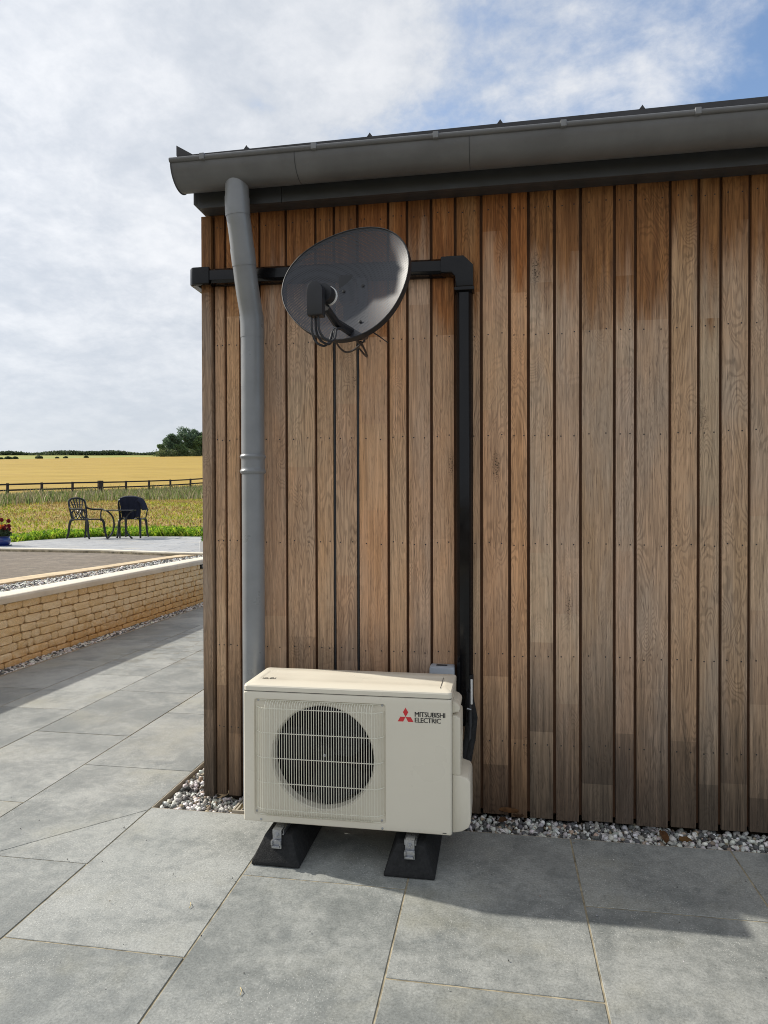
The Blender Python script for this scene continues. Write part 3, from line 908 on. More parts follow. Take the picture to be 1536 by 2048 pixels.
# ------------------------------------------------------------------ downpipe
PX = -1.088
dp = thing('downpipe', 'round grey metal downpipe with a swan neck dropping behind the heat pump', 'downpipe', (PX, 2.90, 0))
PR = 0.0505
path = [(PX - 0.006, 2.79, 2.735), (PX - 0.006, 2.79, 2.62), (PX - 0.004, 2.793, 2.585), (PX, 2.803, 2.55), (PX + 0.008, 2.865, 2.30), (PX + 0.012, 2.885, 2.24), (PX + 0.017, 2.897, 2.185), (PX + 0.019, 2.90, 2.14), (PX + 0.019, 2.90, 2.0)]
pp = []
for i in range(len(path) - 1):                         # smooth the bends
    a, b = Vector(path[i]), Vector(path[i + 1])
    for t in (0, 0.34, 0.67): pp.append(a.lerp(b, t))
pp.append(Vector(path[-1]))
for _ in range(3):
    pp = [pp[0]] + [(pp[i - 1] + pp[i] * 2 + pp[i + 1]) / 4 for i in range(1, len(pp) - 1)] + [pp[-1]]
rel(MB().tube(pp, PR, 28, False).build('swan_neck', M['pipe'], None, 50), dp)
xl = PX + 0.019
rel(MB().lathe([(PR + 0.0005, 1.50), (PR + 0.0005, 2.11)], 28, (xl, 2.90, 0)).build('pipe', M['pipe'], None, 50), dp)
rel(MB().lathe([(PR - 0.0012, -0.02), (PR - 0.0012, 1.50)], 28, (xl, 2.90, 0)).build('pipe', M['pipe'], None, 50), dp)


def collar(i, j, ex, name='collar'):
    seg = pp[i:j]
    rel(MB().tube(seg, PR + ex, 28, False).build(name, M['pipe'], None, 50), dp)


def near(z):
    return min(range(len(pp)), key=lambda k: abs(pp[k].z - z))


collar(near(2.66), near(2.58) + 1, 0.0018)
collar(near(2.44), near(2.37) + 1, 0.0018)
collar(near(2.19), near(2.10) + 1, 0.0018)
ring = []
for k in range(41):
    z = 1.575 - 0.085 * k / 40
    u = (z - 1.565) / 0.008; v = (z - 1.50) / 0.008
    ring.append((PR + 0.0016 + 0.0055 * (math.exp(-u * u) + math.exp(-v * v)), z))
rel(MB().lathe(ring, 28, (xl, 2.90, 0)).build('ribbed_socket', M['pipe'], None, 60), dp)
for z in (2.02, 0.95):
    rel(MB().lathe([(0.006, 2.925), (0.006, 3.03)], 10, (xl, 0, z), 'Y').build('wall_fixing', M['anthracite'], None), dp)

# ------------------------------------------------------------------ black trunking
tr = thing('pipe_trunking', 'glossy black plastic pipe cover running across and down the oak wall', 'trunking', (-0.6, WY, 2.355))


def trunk_prof(w, d):
    """(across, out) outline with a stepped base lip and chamfered cover"""
    h = w / 2
    return [(-h, 0), (-h, 0.014), (-h + 0.004, 0.020), (-h + 0.004, d - 0.014), (-h + 0.016, d), (h - 0.016, d), (h - 0.004, d - 0.014), (h - 0.004, 0.020), (h, 0.014), (h, 0)]


TZ = 2.3755
def htrunk(x0, x1, w, d):
    return MB().prism([(WY - 0.001 - o_, TZ + a_) for a_, o_ in trunk_prof(w, d)], x0, x1, 'X', 0.0015)
def vtrunk(z0, z1, w, d, x):
    return MB().prism([(x + a_, WY - 0.001 - o_) for a_, o_ in trunk_prof(w, d)], z0, z1, 'Z', 0.0015)
TVX = -0.1405
hc = htrunk(-1.300, -0.22, 0.074, 0.058)
hc.v = [(x, y, z - 0.0185 * (x + 0.3)) for x, y, z in hc.v]
rel(hc.build('horizontal_cover', M['black'], None, 30), tr)
rel(vtrunk(0.40, 2.30, 0.071, 0.058, TVX).build('vertical_cover', M['black'], None, 30), tr)
e = MB().prism([(-0.240, 2.338), (-0.240, 2.412), (-0.142, 2.413), (-0.100, 2.370), (-0.100, 2.276), (-0.178, 2.276), (-0.178, 2.322), (-0.194, 2.338)], WY - 0.066, WY - 0.002, 'Y', 0.008)
rel(e.build('elbow', M['black'], None, 30), tr)
rel(MB().span((-0.181, WY - 0.069, 2.262), (-0.097, WY - 0.003, 2.278), 0.003).build('elbow_rim', M['black'], None, 30), tr)
c_ = MB().prism([(-1.386, WY + 0.11), (-1.386, WY - 0.046), (-1.368, WY - 0.064), (-1.288, WY - 0.064), (-1.288, WY - 0.0415), (-1.3485, WY - 0.0415), (-1.3485, WY + 0.11)], 2.353, 2.433, 'Z', 0.007)
rel(c_.build('corner_elbow', M['black'], None, 30), tr)
rel(MB().span((-1.382, WY + 0.111, 2.358), (-1.347, 6.0, 2.428), 0.008).build('side_cover', M['black'], None, 30), tr)

# ------------------------------------------------------------------ coax cables tucked into two of the grooves
for x, txt, zt in ((-0.722, 'black cable run straight down a board joint, left of the two below the dish', 2.30), (-0.615, 'black cable run straight down a board joint, right of the two below the dish', 2.30)):
    cbl = thing('coaxial_cable', txt, 'cable', (x, WY, 0.3), 0, 'cables pushed into the board joints')
    pts = [(x + 0.0006 * math.sin(k * 1.7), WY + 0.0065, zt - (zt - 0.02) * k / 24) for k in range(25)]
    rel(MB().tube(pts, 0.0058, 8).build('sheath', M['matblack'], None, 60), cbl)

# ================================================================== SATELLITE DISH
az, el = -0.20, 0.28
dn = Vector((math.sin(az) * math.cos(el), -math.cos(az) * math.cos(el), math.sin(el)))
dh = Vector((math.cos(az), math.sin(az), 0)); dv = dn.cross(dh) if dn.cross(dh).z > 0 else -dn.cross(dh)
DC = Vector((-0.560, 2.50, 2.181))
dish = thing('satellite_dish', 'dark grey perforated satellite dish bolted to the oak wall below the eaves', 'satellite dish', tuple(DC))
DM = Matrix(((dh.x, dv.x, dn.x, DC.x), (dh.y, dv.y, dn.y, DC.y), (dh.z, dv.z, dn.z, DC.z), (0, 0, 0, 1)))


def rim(t, k=1.0):
    r = (1 - 0.034 * math.cos(3 * t) + 0.029 * math.sin(3 * t)) * k
    return 0.2550 * r * math.cos(t), 0.2305 * r * math.sin(t)


def local(mb, name, mat, parent, smooth=40):
    o = mb.build(name, mat, None, smooth)
    o.parent = parent
    o.matrix_parent_inverse = Matrix.Translation(-DC)
    o.matrix_basis = DM
    return o


NR, NT = 14, 72
vs = [(0, 0, -0.057)]; fs = []
for i in range(1, NR + 1):
    k = i / NR
    for j in range(NT):
        x, y = rim(2 * math.pi * j / NT, k); vs.append((x, y, -0.057 * (1 - k * k)))
for j in range(NT):
    fs.append((0, 1 + j, 1 + (j + 1) % NT))
for i in range(NR - 1):
    for j in range(NT):
        a, b = 1 + i * NT + j, 1 + i * NT + (j + 1) % NT
        fs.append((a, a + NT, b + NT, b))
refl = local(MB().add(vs, fs), 'reflector', M['dish'], dish, 60)
vs = []; fs = []
prof = [(0.992, 0.000), (1.0, 0.0035), (1.010, 0.003), (1.014, -0.004), (1.012, -0.022), (1.004, -0.022), (1.0, -0.004)]
for j in range(NT):
    for k, h in prof:
        x, y = rim(2 * math.pi * j / NT, k); vs.append((x, y, h))
n = len(prof)
for j in range(NT):
    for k in range(n):
        fs.append((j * n + k, j * n + (k + 1) % n, ((j + 1) % NT) * n + (k + 1) % n, ((j + 1) % NT) * n + k))
local(MB().add(vs, fs), 'rim', M['matblack'], dish, 50)


def dloc(p):
    """world point -> dish-local"""
    return DM.inverted() @ Vector(p)


for p in ((683, 577), (722, 566), (722, 646)):
    d = _r * ((p[0] - 768) / FPX) - _u * ((p[1] - 1024) / FPX) + _f
    o0 = dloc((0, 0, EYE)); o1 = dloc(Vector((0, 0, EYE)) + d * 3.2)
    t = (-0.035 - o0.z) / (o1.z - o0.z); q = o0.lerp(o1, t)
    rr = math.hypot(q.x / 0.255, q.y / 0.2305)
    z = -0.057 * (1 - rr * rr)
    local(MB().lathe([(0.0062, z), (0.0062, z + 0.0035), (0.0, z + 0.0048)], 10, (q.x, q.y, 0)), 'bolt', M['ink'], dish)
# feed arm and LNB
arm0 = Vector((-0.523, 2.486, 1.982)); lnb = Vector((-0.600, 2.236, 2.030))
local(MB().tube([dloc(arm0 + Vector((0.012, 0.03, -0.0026))), dloc(arm0.lerp(lnb, 0.5) + Vector((0, 0, -0.012))), dloc(lnb + Vector((0.022, 0.045, -0.005)))], [0.016, 0.015, 0.0135], 8), 'feed_arm', M['matblack'], dish)
local(MB().tube([dloc(arm0 + Vector((0.012, 0.03, -0.0026))), dloc(arm0 + Vector((0.02, 0.12, 0.02)))], 0.013, 8), 'arm_root', M['matblack'], dish)
lb = MB()
outl = [(a * 0.91, b * 0.91) for a, b in [(-0.030, -0.060), (0.029, -0.060), (0.030, 0.036), (0.022, 0.056), (0.006, 0.066), (-0.012, 0.066), (-0.026, 0.054), (-0.031, 0.030)]]
lb.prism([(lnb.x + a, lnb.z + b + 0.008) for a, b in outl], lnb.y - 0.022, lnb.y + 0.026, 'Y', 0.006)
lnbo = local(MB().add([dloc(v) for v in lb.v], lb.f), 'receiver_head', M['matblack'], dish)
hl = MB(); hl.tube([(lnb.x + 0.018, lnb.y + 0.022, lnb.z + 0.040), (lnb.x + 0.024, lnb.y + 0.060, lnb.z + 0.040)], 0.031, 24)
local(MB().add([dloc(v) for v in hl.v], hl.f), 'feed_horn', M['matblack'], dish)
hl = MB(); hl.tube([(lnb.x + 0.0241, lnb.y + 0.0605, lnb.z + 0.040), (lnb.x + 0.0255, lnb.y + 0.070, lnb.z + 0.040)], 0.0335, 24)
local(MB().add([dloc(v) for v in hl.v], hl.f), 'feed_cap', M['white'], dish)
for k in range(3):
    x0 = lnb.x - 0.016 + k * 0.012
    a = Vector((x0, lnb.y + (0.006 if k % 2 else -0.0026), lnb.z - 0.048))
    pts = [a, a + Vector((0, 0, -0.045)), a + Vector((0.012 + 0.004 * k, 0.01, -0.088 + 0.006 * k)), a + Vector((0.045, 0.05, -0.092 + 0.008 * k)), arm0.lerp(lnb, 0.55) + Vector((0.004 * k, 0, -0.024)), arm0 + Vector((0.004 * k, -0.02, -0.016)), arm0 + Vector((0.02, 0.06, -0.03))]
    sm_ = [Vector(q) for q in pts]
    for _ in range(2):
        n2 = [sm_[0]]
        for q in range(len(sm_) - 1):
            n2 += [sm_[q].lerp(sm_[q + 1], 0.25), sm_[q].lerp(sm_[q + 1], 0.75)]
        sm_ = n2 + [sm_[-1]]
    local(MB().tube([dloc(q) for q in sm_], 0.0042, 7), 'cable', M['matblack'], dish)
# cables looping behind the rim to the joint, one loose tie end
for a, b in (((-0.51, 2.545, 1.968), (-0.616, 2.985, 2.06)), ((-0.495, 2.545, 1.972), (-0.722, 2.985, 2.10))):
    a, b = Vector(a), Vector(b)
    pts = []
    for k in range(13):
        t = k / 12; p = a.lerp(b, t); p.z -= 0.055 * math.sin(math.pi * t); p.x += 0.035 * math.sin(math.pi * t) * (1 if b.x > -0.7 else -0.2)
        pts.append(dloc(p))
    local(MB().tube(pts, 0.0042, 7), 'cable', M['matblack'], dish)
local(MB().tube([dloc((-0.468, 2.545, 2.005)), dloc((-0.436, 2.536, 1.982)), dloc((-0.404, 2.536, 1.957))], [0.003, 0.0025, 0.0018], 6), 'cable_tie', M['matblack'], dish)
# back bracket to the wall
bk = MB().span((-0.60, 2.565, 2.13), (-0.54, 2.63, 2.23), 0.006).tube([(-0.572, 2.60, 2.18), (-0.60, 2.74, 2.20), (-0.615, 2.94, 2.24)], 0.019, 12).span((-0.665, 2.931, 2.14), (-0.565, 2.998, 2.34), 0.004)
local(MB().add([dloc(v) for v in bk.v], bk.f), 'wall_bracket', M['matblack'], dish)

# ================================================================== HEAT PUMP UNIT
AX0, AX1, AY0, AY1, AZ0, AZ1 = -0.966, -0.166, 2.500, 2.785, 0.136, 0.638
ac = thing('heat_pump_unit', 'cream outdoor air conditioning unit with a black fan behind wire bars', 'air conditioner', ((AX0 + AX1) / 2, (AY0 + AY1) / 2, AZ0))
acp = lambda mb, name, mat, s=35, par=None: rel(mb.build(name, mat, None, s), ac) if par is None else sub(mb.build(name, mat, None, s), par)


def sub(o, part):
    o.parent = part
    return o


def rounded_rect(x0, x1, y0, y1, r, n=5):
    pts = []
    for cx, cy, a0 in ((x1 - r, y1 - r, 0), (x0 + r, y1 - r, 90), (x0 + r, y0 + r, 180), (x1 - r, y0 + r, 270)):
        for k in range(n + 1):
            a = R(a0 + 90 * k / n); pts.append((cx + r * math.cos(a), cy + r * math.sin(a)))
    return pts


# casing shell: sides, back and floor (front is the panel with the bay)
rr_ = rounded_rect(AX0, AX1, AY0 + 0.0145, AY1, 0.012)
acp(MB().prism([(AX0 + 0.0005, AY0 + 0.022), (AX0 + 0.0005, AY1), (AX0 + 0.004, AY1), (AX0 + 0.004, AY0 + 0.022)], AZ0, AZ1 - 0.002, 'Z'), 'side_panel', M['cream'])
acp(MB().span((AX1 - 0.004, AY0 + 0.022, AZ0), (AX1 - 0.0005, AY1, AZ1 - 0.002)), 'side_panel', M['cream'])
acp(MB().span((AX0 + 0.0045, AY1 - 0.004, AZ0 + 0.001), (AX1 - 0.0045, AY1 - 0.0005, AZ1 - 0.003)), 'rear_panel', M['fan'])
acp(MB().span((AX0 + 0.0045, AY0 + 0.022, AZ0 + 0.001), (AX1 - 0.0045, AY1 - 0.0045, AZ0 + 0.006)), 'base_pan', M['cream'])
acp(MB().span((-0.42, AY0 + 0.075, AZ0 + 0.007), (-0.41, AY1 - 0.006, AZ1 - 0.004)), 'divider', M['fan'])
# front panel: frame with a shallow bay and a round mouth
BX0, BX1, BZ0, BZ1 = -0.922, -0.411, 0.163, 0.611
FCX, FCZ, FR = -0.655, 0.392, 0.202
BD = 0.010


def front_panel():
    vs, fs = [], []
    def V(x, y, z):
        vs.append((x, y, z)); return len(vs) - 1
    r = 0.014
    outer = rounded_rect(AX0, AX1, AZ0, AZ1, 0.006, 3)
    # curved return along the outer edge
    n = len(outer); rings = []
    for d, y in ((0.0, AY0 + 0.024), (0.0, AY0 + 0.012), (0.0012, AY0 + 0.005), (0.0045, AY0 + 0.0012), (0.010, AY0)):
        rings.append([V(*((x + (d if x < (AX0 + AX1) / 2 else -d)), y, (z + (d if z < (AZ0 + AZ1) / 2 else -d)))) for x, z in outer])
    for a, b in zip(rings, rings[1:]):
        for i in range(n):
            fs.append((a[i], a[(i + 1) % n], b[(i + 1) % n], b[i]))
    # flat face between outer ring and bay rectangle: build as strips
    ox0, ox1, oz0, oz1 = AX0 + 0.010, AX1 - 0.010, AZ0 + 0.010, AZ1 - 0.010
    last = rings[-1]
    bay = rounded_rect(BX0, BX1, BZ0, BZ1, 0.010, 3)
    bayi = [V(x, AY0, z) for x, z in bay]
    # match outer points to bay points one to one (both have 16 points in the same order)
    for i in range(n):
        j = (i + 1) % n
        fs.append((last[i], last[j], bayi[j], bayi[i]))
    bl_ = [V(x + (0.004 if x < FCX else -0.004), AY0 + BD, z + (0.004 if z < FCZ else -0.004)) for x, z in bay]
    for i in range(n):
        j = (i + 1) % n
        fs.append((bayi[i], bayi[j], bl_[j], bl_[i]))
    # bay floor to circle
    N = 64
    circ = [V(FCX + FR * math.cos(2 * math.pi * k / N), AY0 + BD, FCZ + FR * math.sin(2 * math.pi * k / N)) for k in range(N)]
    ins = [V(FCX + (FR - 0.006) * math.cos(2 * math.pi * k / N), AY0 + BD + 0.008, FCZ + (FR - 0.006) * math.sin(2 * math.pi * k / N)) for k in range(N)]
    deep = [V(FCX + (FR - 0.008) * math.cos(2 * math.pi * k / N), AY0 + BD + 0.045, FCZ + (FR - 0.008) * math.sin(2 * math.pi * k / N)) for k in range(N)]
    for a, b in ((circ, ins), (ins, deep)):
        for k in range(N):
            fs.append((a[k], a[(k + 1) % N], b[(k + 1) % N], b[k]))
    # boundary of bay floor sampled to N directions
    bx0, bx1, bz0, bz1 = BX0 + 0.004, BX1 - 0.004, BZ0 + 0.004, BZ1 - 0.004
    edge = []
    for k in range(N):
        a = 2 * math.pi * k / N; c, s = math.cos(a), math.sin(a)
        t = min(((bx1 - FCX) / c if c > 1e-9 else (bx0 - FCX) / c if c < -1e-9 else 9), ((bz1 - FCZ) / s if s > 1e-9 else (bz0 - FCZ) / s if s < -1e-9 else 9))
        edge.append(V(FCX + t * c, AY0 + BD, FCZ + t * s))
    for k in range(N):
        fs.append((circ[k], circ[(k + 1) % N], edge[(k + 1) % N], edge[k]))
    # corner fills
    for cx, cz in ((bx0, bz0), (bx1, bz0), (bx1, bz1), (bx0, bz1)):
        ci = V(cx, AY0 + BD + 0.0002, cz)
        ang = math.atan2(cz - FCZ, cx - FCX) % (2 * math.pi)
        k = int(ang / (2 * math.pi / N))
        fs.append((edge[k], edge[(k + 1) % N], ci))
    return MB().add(vs, fs)


fp = acp(front_panel(), 'front_panel', M['cream'], 30)
# lid
lid = MB()
lo = rounded_rect(AX0 + 0.0005, AX1 + 0.001, AY0 + 0.001, AY1 + 0.001, 0.016, 5)
n = len(lo)
lv = []; lf = []
mx, my = (AX0 + AX1) / 2, (AY0 + AY1) / 2
for d, z in ((0.0, 0.6405), (0.0, 0.656), (0.003, 0.6605), (0.010, 0.6635), (0.055, 0.6665), (0.075, 0.6675), (0.080, 0.6662), (0.13, 0.6668)):
    for x, y in lo:
        sx, sy = (AX1 - AX0) / 2, (AY1 - AY0) / 2
        lv.append((mx + (x - mx) * (1 - min(d * 0.5, .05) / sx), my + (y - my) * (1 - d / sy), z))
for r_ in range(7):
    for i in range(n):
        j = (i + 1) % n
        lf.append((r_ * n + i, r_ * n + j, (r_ + 1) * n + j, (r_ + 1) * n + i))
lf.append(tuple(7 * n + i for i in range(n))); lf.append(tuple(reversed(range(n))))
lido = acp(lid.add(lv, lf), 'lid', M['cream'], 25)
acp(MB().span((AX0 + 0.003, AY0 + 0.005, AZ1 - 0.0008), (AX1 - 0.002, AY1 - 0.002, 0.6402)), 'lid_seam', M['seam'])
# small outlined marks printed on the lid
mk = MB()
for k, cx in enumerate((-0.903, -0.880)):
    mk.tube([(cx + 0.0085 * math.cos(a), 2.585 + 0.011 * math.sin(a) + 0.004 * k, 0.6672) for a in [2 * math.pi * q / 20 for q in range(21)]], 0.0006, 4)
    mk.tube([(cx - 0.006, 2.578 + 0.004 * k, 0.6672), (cx + 0.006, 2.592 + 0.004 * k, 0.6672)], 0.0007, 4)
    mk.tube([(cx - 0.005, 2.588 + 0.004 * k, 0.6672), (cx + 0.006, 2.584 + 0.004 * k, 0.6672)], 0.0006, 4)
mk.tube([(-0.914, 2.575, 0.6672), (-0.916, 2.598, 0.6672)], 0.0007, 4).tube([(-0.866, 2.580, 0.6672), (-0.868, 2.604, 0.6672)], 0.0007, 4)
acp(mk, 'printed_mark', M['ink'])
acp(MB().span((-0.212, 2.545, 0.6665), (-0.2105, 2.700, 0.6682)), 'lid_groove', M['seam'])
# fan: motor support, hub and blades inside the mouth
FY = AY0 + 0.062
fan = acp(MB().lathe([(0.040, FY + 0.01), (0.040, FY - 0.010), (0.036, FY - 0.016), (0.0, FY - 0.018)], 28, (FCX, 0, FCZ), 'Y'), 'fan_hub', M['fan'])
acp(MB().lathe([(0.006, FY - 0.018), (0.006, FY - 0.024), (0.0, FY - 0.026)], 12, (FCX, 0, FCZ), 'Y'), 'shaft_nut', M['zinc'])
for b in range(3):
    vs, fs = [], []
    nr, na_ = 7, 9
    for i in range(nr):
        r = 0.036 + (0.186 - 0.036) * i / (nr - 1)
        wid = R(52 + 34 * math.sin(math.pi * min(i / (nr - 1), .85)))
        sweep = R(26) * (i / (nr - 1)) ** 1.3
        for j in range(na_):
            t = j / (na_ - 1) - 0.5
            a = R(120 * b + 35) + sweep + wid * t
            vs.append((FCX + r * math.cos(a), FY + 0.026 * t * 2 + 0.005, FCZ + r * math.sin(a)))
    for i in range(nr - 1):
        for j in range(na_ - 1):
            q = i * na_ + j; fs.append((q, q + 1, q + na_ + 1, q + na_))
    acp(MB().add(vs, fs), 'fan_blade', M['fan'], 60)
acp(MB().span((-0.668, FY + 0.035, AZ0 + 0.007), (-0.642, FY + 0.06, AZ1 - 0.003), 0.003), 'motor_support', M['fan'])
# wire guard
guard = acp(MB().tube([(-0.90, AY0 + 0.004, 0.606), (-0.43, AY0 + 0.004, 0.606)], 0.0018, 6), 'fan_guard', M['creamwire'])
acp(MB().tube([(-0.90, AY0 + 0.004, 0.1665), (-0.43, AY0 + 0.004, 0.1665)], 0.0018, 6), 'wire', M['creamwire'], 60, guard)
GX0, GX1 = -0.913, -0.419


def goff(x):
    e = min(x - GX0, GX1 - x)
    return 0.024 * min(1.0, math.sin(min(e / 0.035, 1.0) * math.pi / 2))


NW = 52
for k in range(NW):
    x = GX0 + (GX1 - GX0) * (k + 0.25) / (NW - 0.5)
    o_ = goff(x)
    yf = AY0 + 0.003 - o_
    inner_ = 0.035 < x - GX0 and GX1 - x > 0.035
    if inner_:
        pts = [(x, AY0 + 0.006, 0.606), (x, yf + 0.012, 0.602), (x, yf + 0.003, 0.592), (x, yf, 0.580), (x, yf, 0.196), (x, yf + 0.003, 0.182), (x, yf + 0.012, 0.172), (x, AY0 + 0.006, 0.167)]
    else:
        pts = [(x, yf, 0.584), (x, yf, 0.19)]
    acp(MB().tube(pts, 0.00125, 6), 'wire', M['creamwire'], 60, guard)
for z in (0.580, 0.487, 0.392, 0.297, 0.196):
    pts = [(GX0 + (GX1 - GX0) * k / 40, AY0 + 0.0055 - goff(GX0 + (GX1 - GX0) * k / 40), z) for k in range(41)]
    pts = [(GX0 - 0.002, AY0 + 0.008, z)] + pts + [(GX1 + 0.002, AY0 + 0.008, z)]
    acp(MB().tube(pts, 0.0019, 6), 'wire', M['creamwire'], 60, guard)
# screws
for x, z in ((-0.895, 0.1475), (-0.424, 0.1470), (-0.427, 0.172), (-0.915, 0.175), (-0.908, 0.603), (-0.425, 0.603)):
    y = AY0 if z < 0.15 else AY0 + BD
    acp(MB().lathe([(0.0042, y - 0.0004), (0.0042, y - 0.0018), (0.0, y - 0.003)], 10, (x, 0, z), 'Y'), 'screw', M['zinc'])
# printed emblem: three diamonds and two lines of lettering
ex, ez = -0.336, 0.5675
rh = lambda pts: MB().prism([(ex + a, ez + b) for a, b in pts], AY0 - 0.0008, AY0 + 0.0004, 'Y')
acp(rh([(0, 0.0345), (-0.0098, 0.0172), (0, 0), (0.0098, 0.0172)]), 'emblem_diamond', M['red'], 0)
acp(rh([(-0.0002, -0.0003), (-0.0196, -0.0003), (-0.0294, -0.0176), (-0.0092, -0.0176)]), 'emblem_diamond', M['red'], 0)
acp(rh([(0.0002, -0.0003), (0.0196, -0.0003), (0.0294, -0.0176), (0.0092, -0.0176)]), 'emblem_diamond', M['red'], 0)


def lettering(txt, x0, x1, z0, z1):
    cu = bpy.data.curves.new('lettering', 'FONT')
    cu.body = txt; cu.size = 1.0; cu.space_character = 0.93; cu.extrude = 0.0
    cu.resolution_u = 3
    t = bpy.data.objects.new('lettering', cu); col.objects.link(t)
    bpy.context.view_layer.update()
    me = bpy.data.meshes.new_from_object(t.evaluated_get(bpy.context.evaluated_depsgraph_get()))
    bpy.data.objects.remove(t, do_unlink=True)
    co = np.array([v.co for v in me.vertices])
    lo_, hi_ = co.min(0), co.max(0)
    k = 0.00055                                        # three passes a hair apart give the heavy strokes
    u = (co - lo_) / np.maximum(hi_ - lo_, 1e-9)
    mb = MB()
    for q in range(3):
        mb.add([(x0 + k + (x1 - x0 - 2 * k) * p[0] + (q - 1) * k, AY0 - 0.0008 - 0.00012 * q, z0 + (z1 - z0) * p[1]) for p in u], [tuple(f.vertices) for f in me.polygons])
    me = mb.mesh('lettering', M['ink'], 0)
    return rel(link('lettering', me), ac)


lettering('MITSUBISHI', -0.302, -0.1895, 0.5702, 0.5880)
lettering('ELECTRIC', -0.302, -0.2055, 0.5488, 0.5666)
acp(MB().span((-0.200, AY0 - 0.0006, 0.1445), (-0.186, AY0 + 0.0002, 0.1475)), 'printed_mark', M['seam'])
# right-hand side: handle recess and valve cover
sc_ = MB().prism([(AX1 - 0.001, 0.617), (AX1 + 0.016, 0.611), (AX1 + 0.026, 0.600), (AX1 + 0.028, 0.588), (AX1 + 0.022, 0.578), (AX1 - 0.001, 0.572)], AY0 + 0.055, AY0 + 0.205, 'Y', 0.004)
acp(sc_, 'handle', M['cream'])
sc_ = MB().prism([(AX1 - 0.001, 0.566), (AX1 + 0.014, 0.566), (AX1 + 0.028, 0.557), (AX1 + 0.030, 0.545), (AX1 + 0.030, 0.345), (AX1 - 0.001, 0.345)], AY0 + 0.045, AY0 + 0.215, 'Y', 0.005)
acp(sc_, 'service_cover', M['cream'])
sc_ = MB().prism([(AX1 - 0.001, 0.347), (AX1 + 0.030, 0.345), (AX1 + 0.058, 0.338), (AX1 + 0.067, 0.322), (AX1 + 0.068, 0.175), (AX1 + 0.060, 0.152), (AX1 + 0.036, 0.137), (AX1 - 0.001, 0.128)], AY0 + 0.040, AY0 + 0.225, 'Y', 0.009)
acp(sc_, 'valve_cover', M['cream'])
for k in range(7):
    acp(MB().span((AX1 + 0.0285, AY0 + 0.09, 0.40 + 0.012 * k), (AX1 + 0.0315, AY0 + 0.18, 0.404 + 0.012 * k), 0.0008), 'vent_rib', M['cream'])

# mounting feet, each a block of moulded rubber with its own clamp
for nm, xa, xb in (('left', -0.915, -0.727), ('right', -0.411, -0.223)):
    xm = (xa + xb) / 2
    ft = thing('mounting_block', f'black rubber mounting block under the {nm} end of the cream unit', 'mounting block', (xm, 2.65, 0), 0, 'rubber blocks under the unit')
    ya, yb2 = 2.44, 2.86
    vs = [(xa, ya, 0.001), (xb, ya, 0.001), (xb, yb2, 0.001), (xa, yb2, 0.001),
          (xa + 0.001, ya + 0.001, 0.014), (xb - 0.001, ya + 0.001, 0.014), (xb - 0.001, yb2 - 0.001, 0.014), (xa + 0.001, yb2 - 0.001, 0.014),
          (xa + 0.042, ya + 0.045, 0.102), (xb - 0.042, ya + 0.045, 0.102), (xb - 0.042, yb2 - 0.045, 0.102), (xa + 0.042, yb2 - 0.045, 0.102)]
    fs = [(3, 2, 1, 0), (8, 9, 10, 11)]
    for r_ in (0, 4):
        for i in range(4):
            j = (i + 1) % 4; fs.append((r_ + i, r_ + j, r_ + 4 + j, r_ + 4 + i))
    bm = bmesh.new()
    bv = [bm.verts.new(v) for v in vs]
    for f_ in fs: bm.faces.new([bv[i] for i in f_])
    bmesh.ops.recalc_face_normals(bm, faces=bm.faces)
    bmesh.ops.bevel(bm, geom=bm.edges[:], offset=0.005, segments=3, affect='EDGES', profile=0.5)
    bm.verts.index_update()
    rel(MB().add([v.co for v in bm.verts], [[v.index for v in f_.verts] for f_ in bm.faces]).build('rubber_block', M['rubber'], None, 40), ft)
    bm.free()
    cxm = xm - 0.0
    rel(MB().span((cxm - 0.022, 2.478, 0.1025), (cxm + 0.022, 2.83, 0.108), 0.001).span((cxm - 0.022, 2.478, 0.1082), (cxm - 0.019, 2.83, 0.122)).span((cxm + 0.019, 2.478, 0.1082), (cxm + 0.022, 2.83, 0.122)).build('channel', M['zinc'], None), ft)
    rel(MB().span((cxm - 0.017, 2.470, 0.1225), (cxm + 0.017, 2.53, 0.1265), 0.001).span((cxm - 0.017, 2.4655, 0.084), (cxm + 0.017, 2.4695, 0.1265), 0.001).build('foot_plate', M['zinc'], None), ft)
    rel(MB().lathe([(0.0095, 2.4655), (0.0095, 2.459), (0.005, 2.4585), (0.005, 2.450), (0.0, 2.449)], 6, (cxm, 0, 0.108), 'Y').build('bolt', M['zinc'], None), ft)
    rel(MB().span((cxm - 0.0195, 2.4575, 0.060), (cxm + 0.0195, 2.4652, 0.092), 0.002).span((cxm - 0.015, 2.447, 0.066), (cxm + 0.015, 2.4573, 0.074), 0.002).span((cxm - 0.0195, 2.449, 0.076), (cxm - 0.013, 2.4573, 0.092), 0.001).span((cxm + 0.013, 2.449, 0.076), (cxm + 0.0195, 2.4573, 0.092), 0.001).build('clamp', M['zinc'], None), ft)

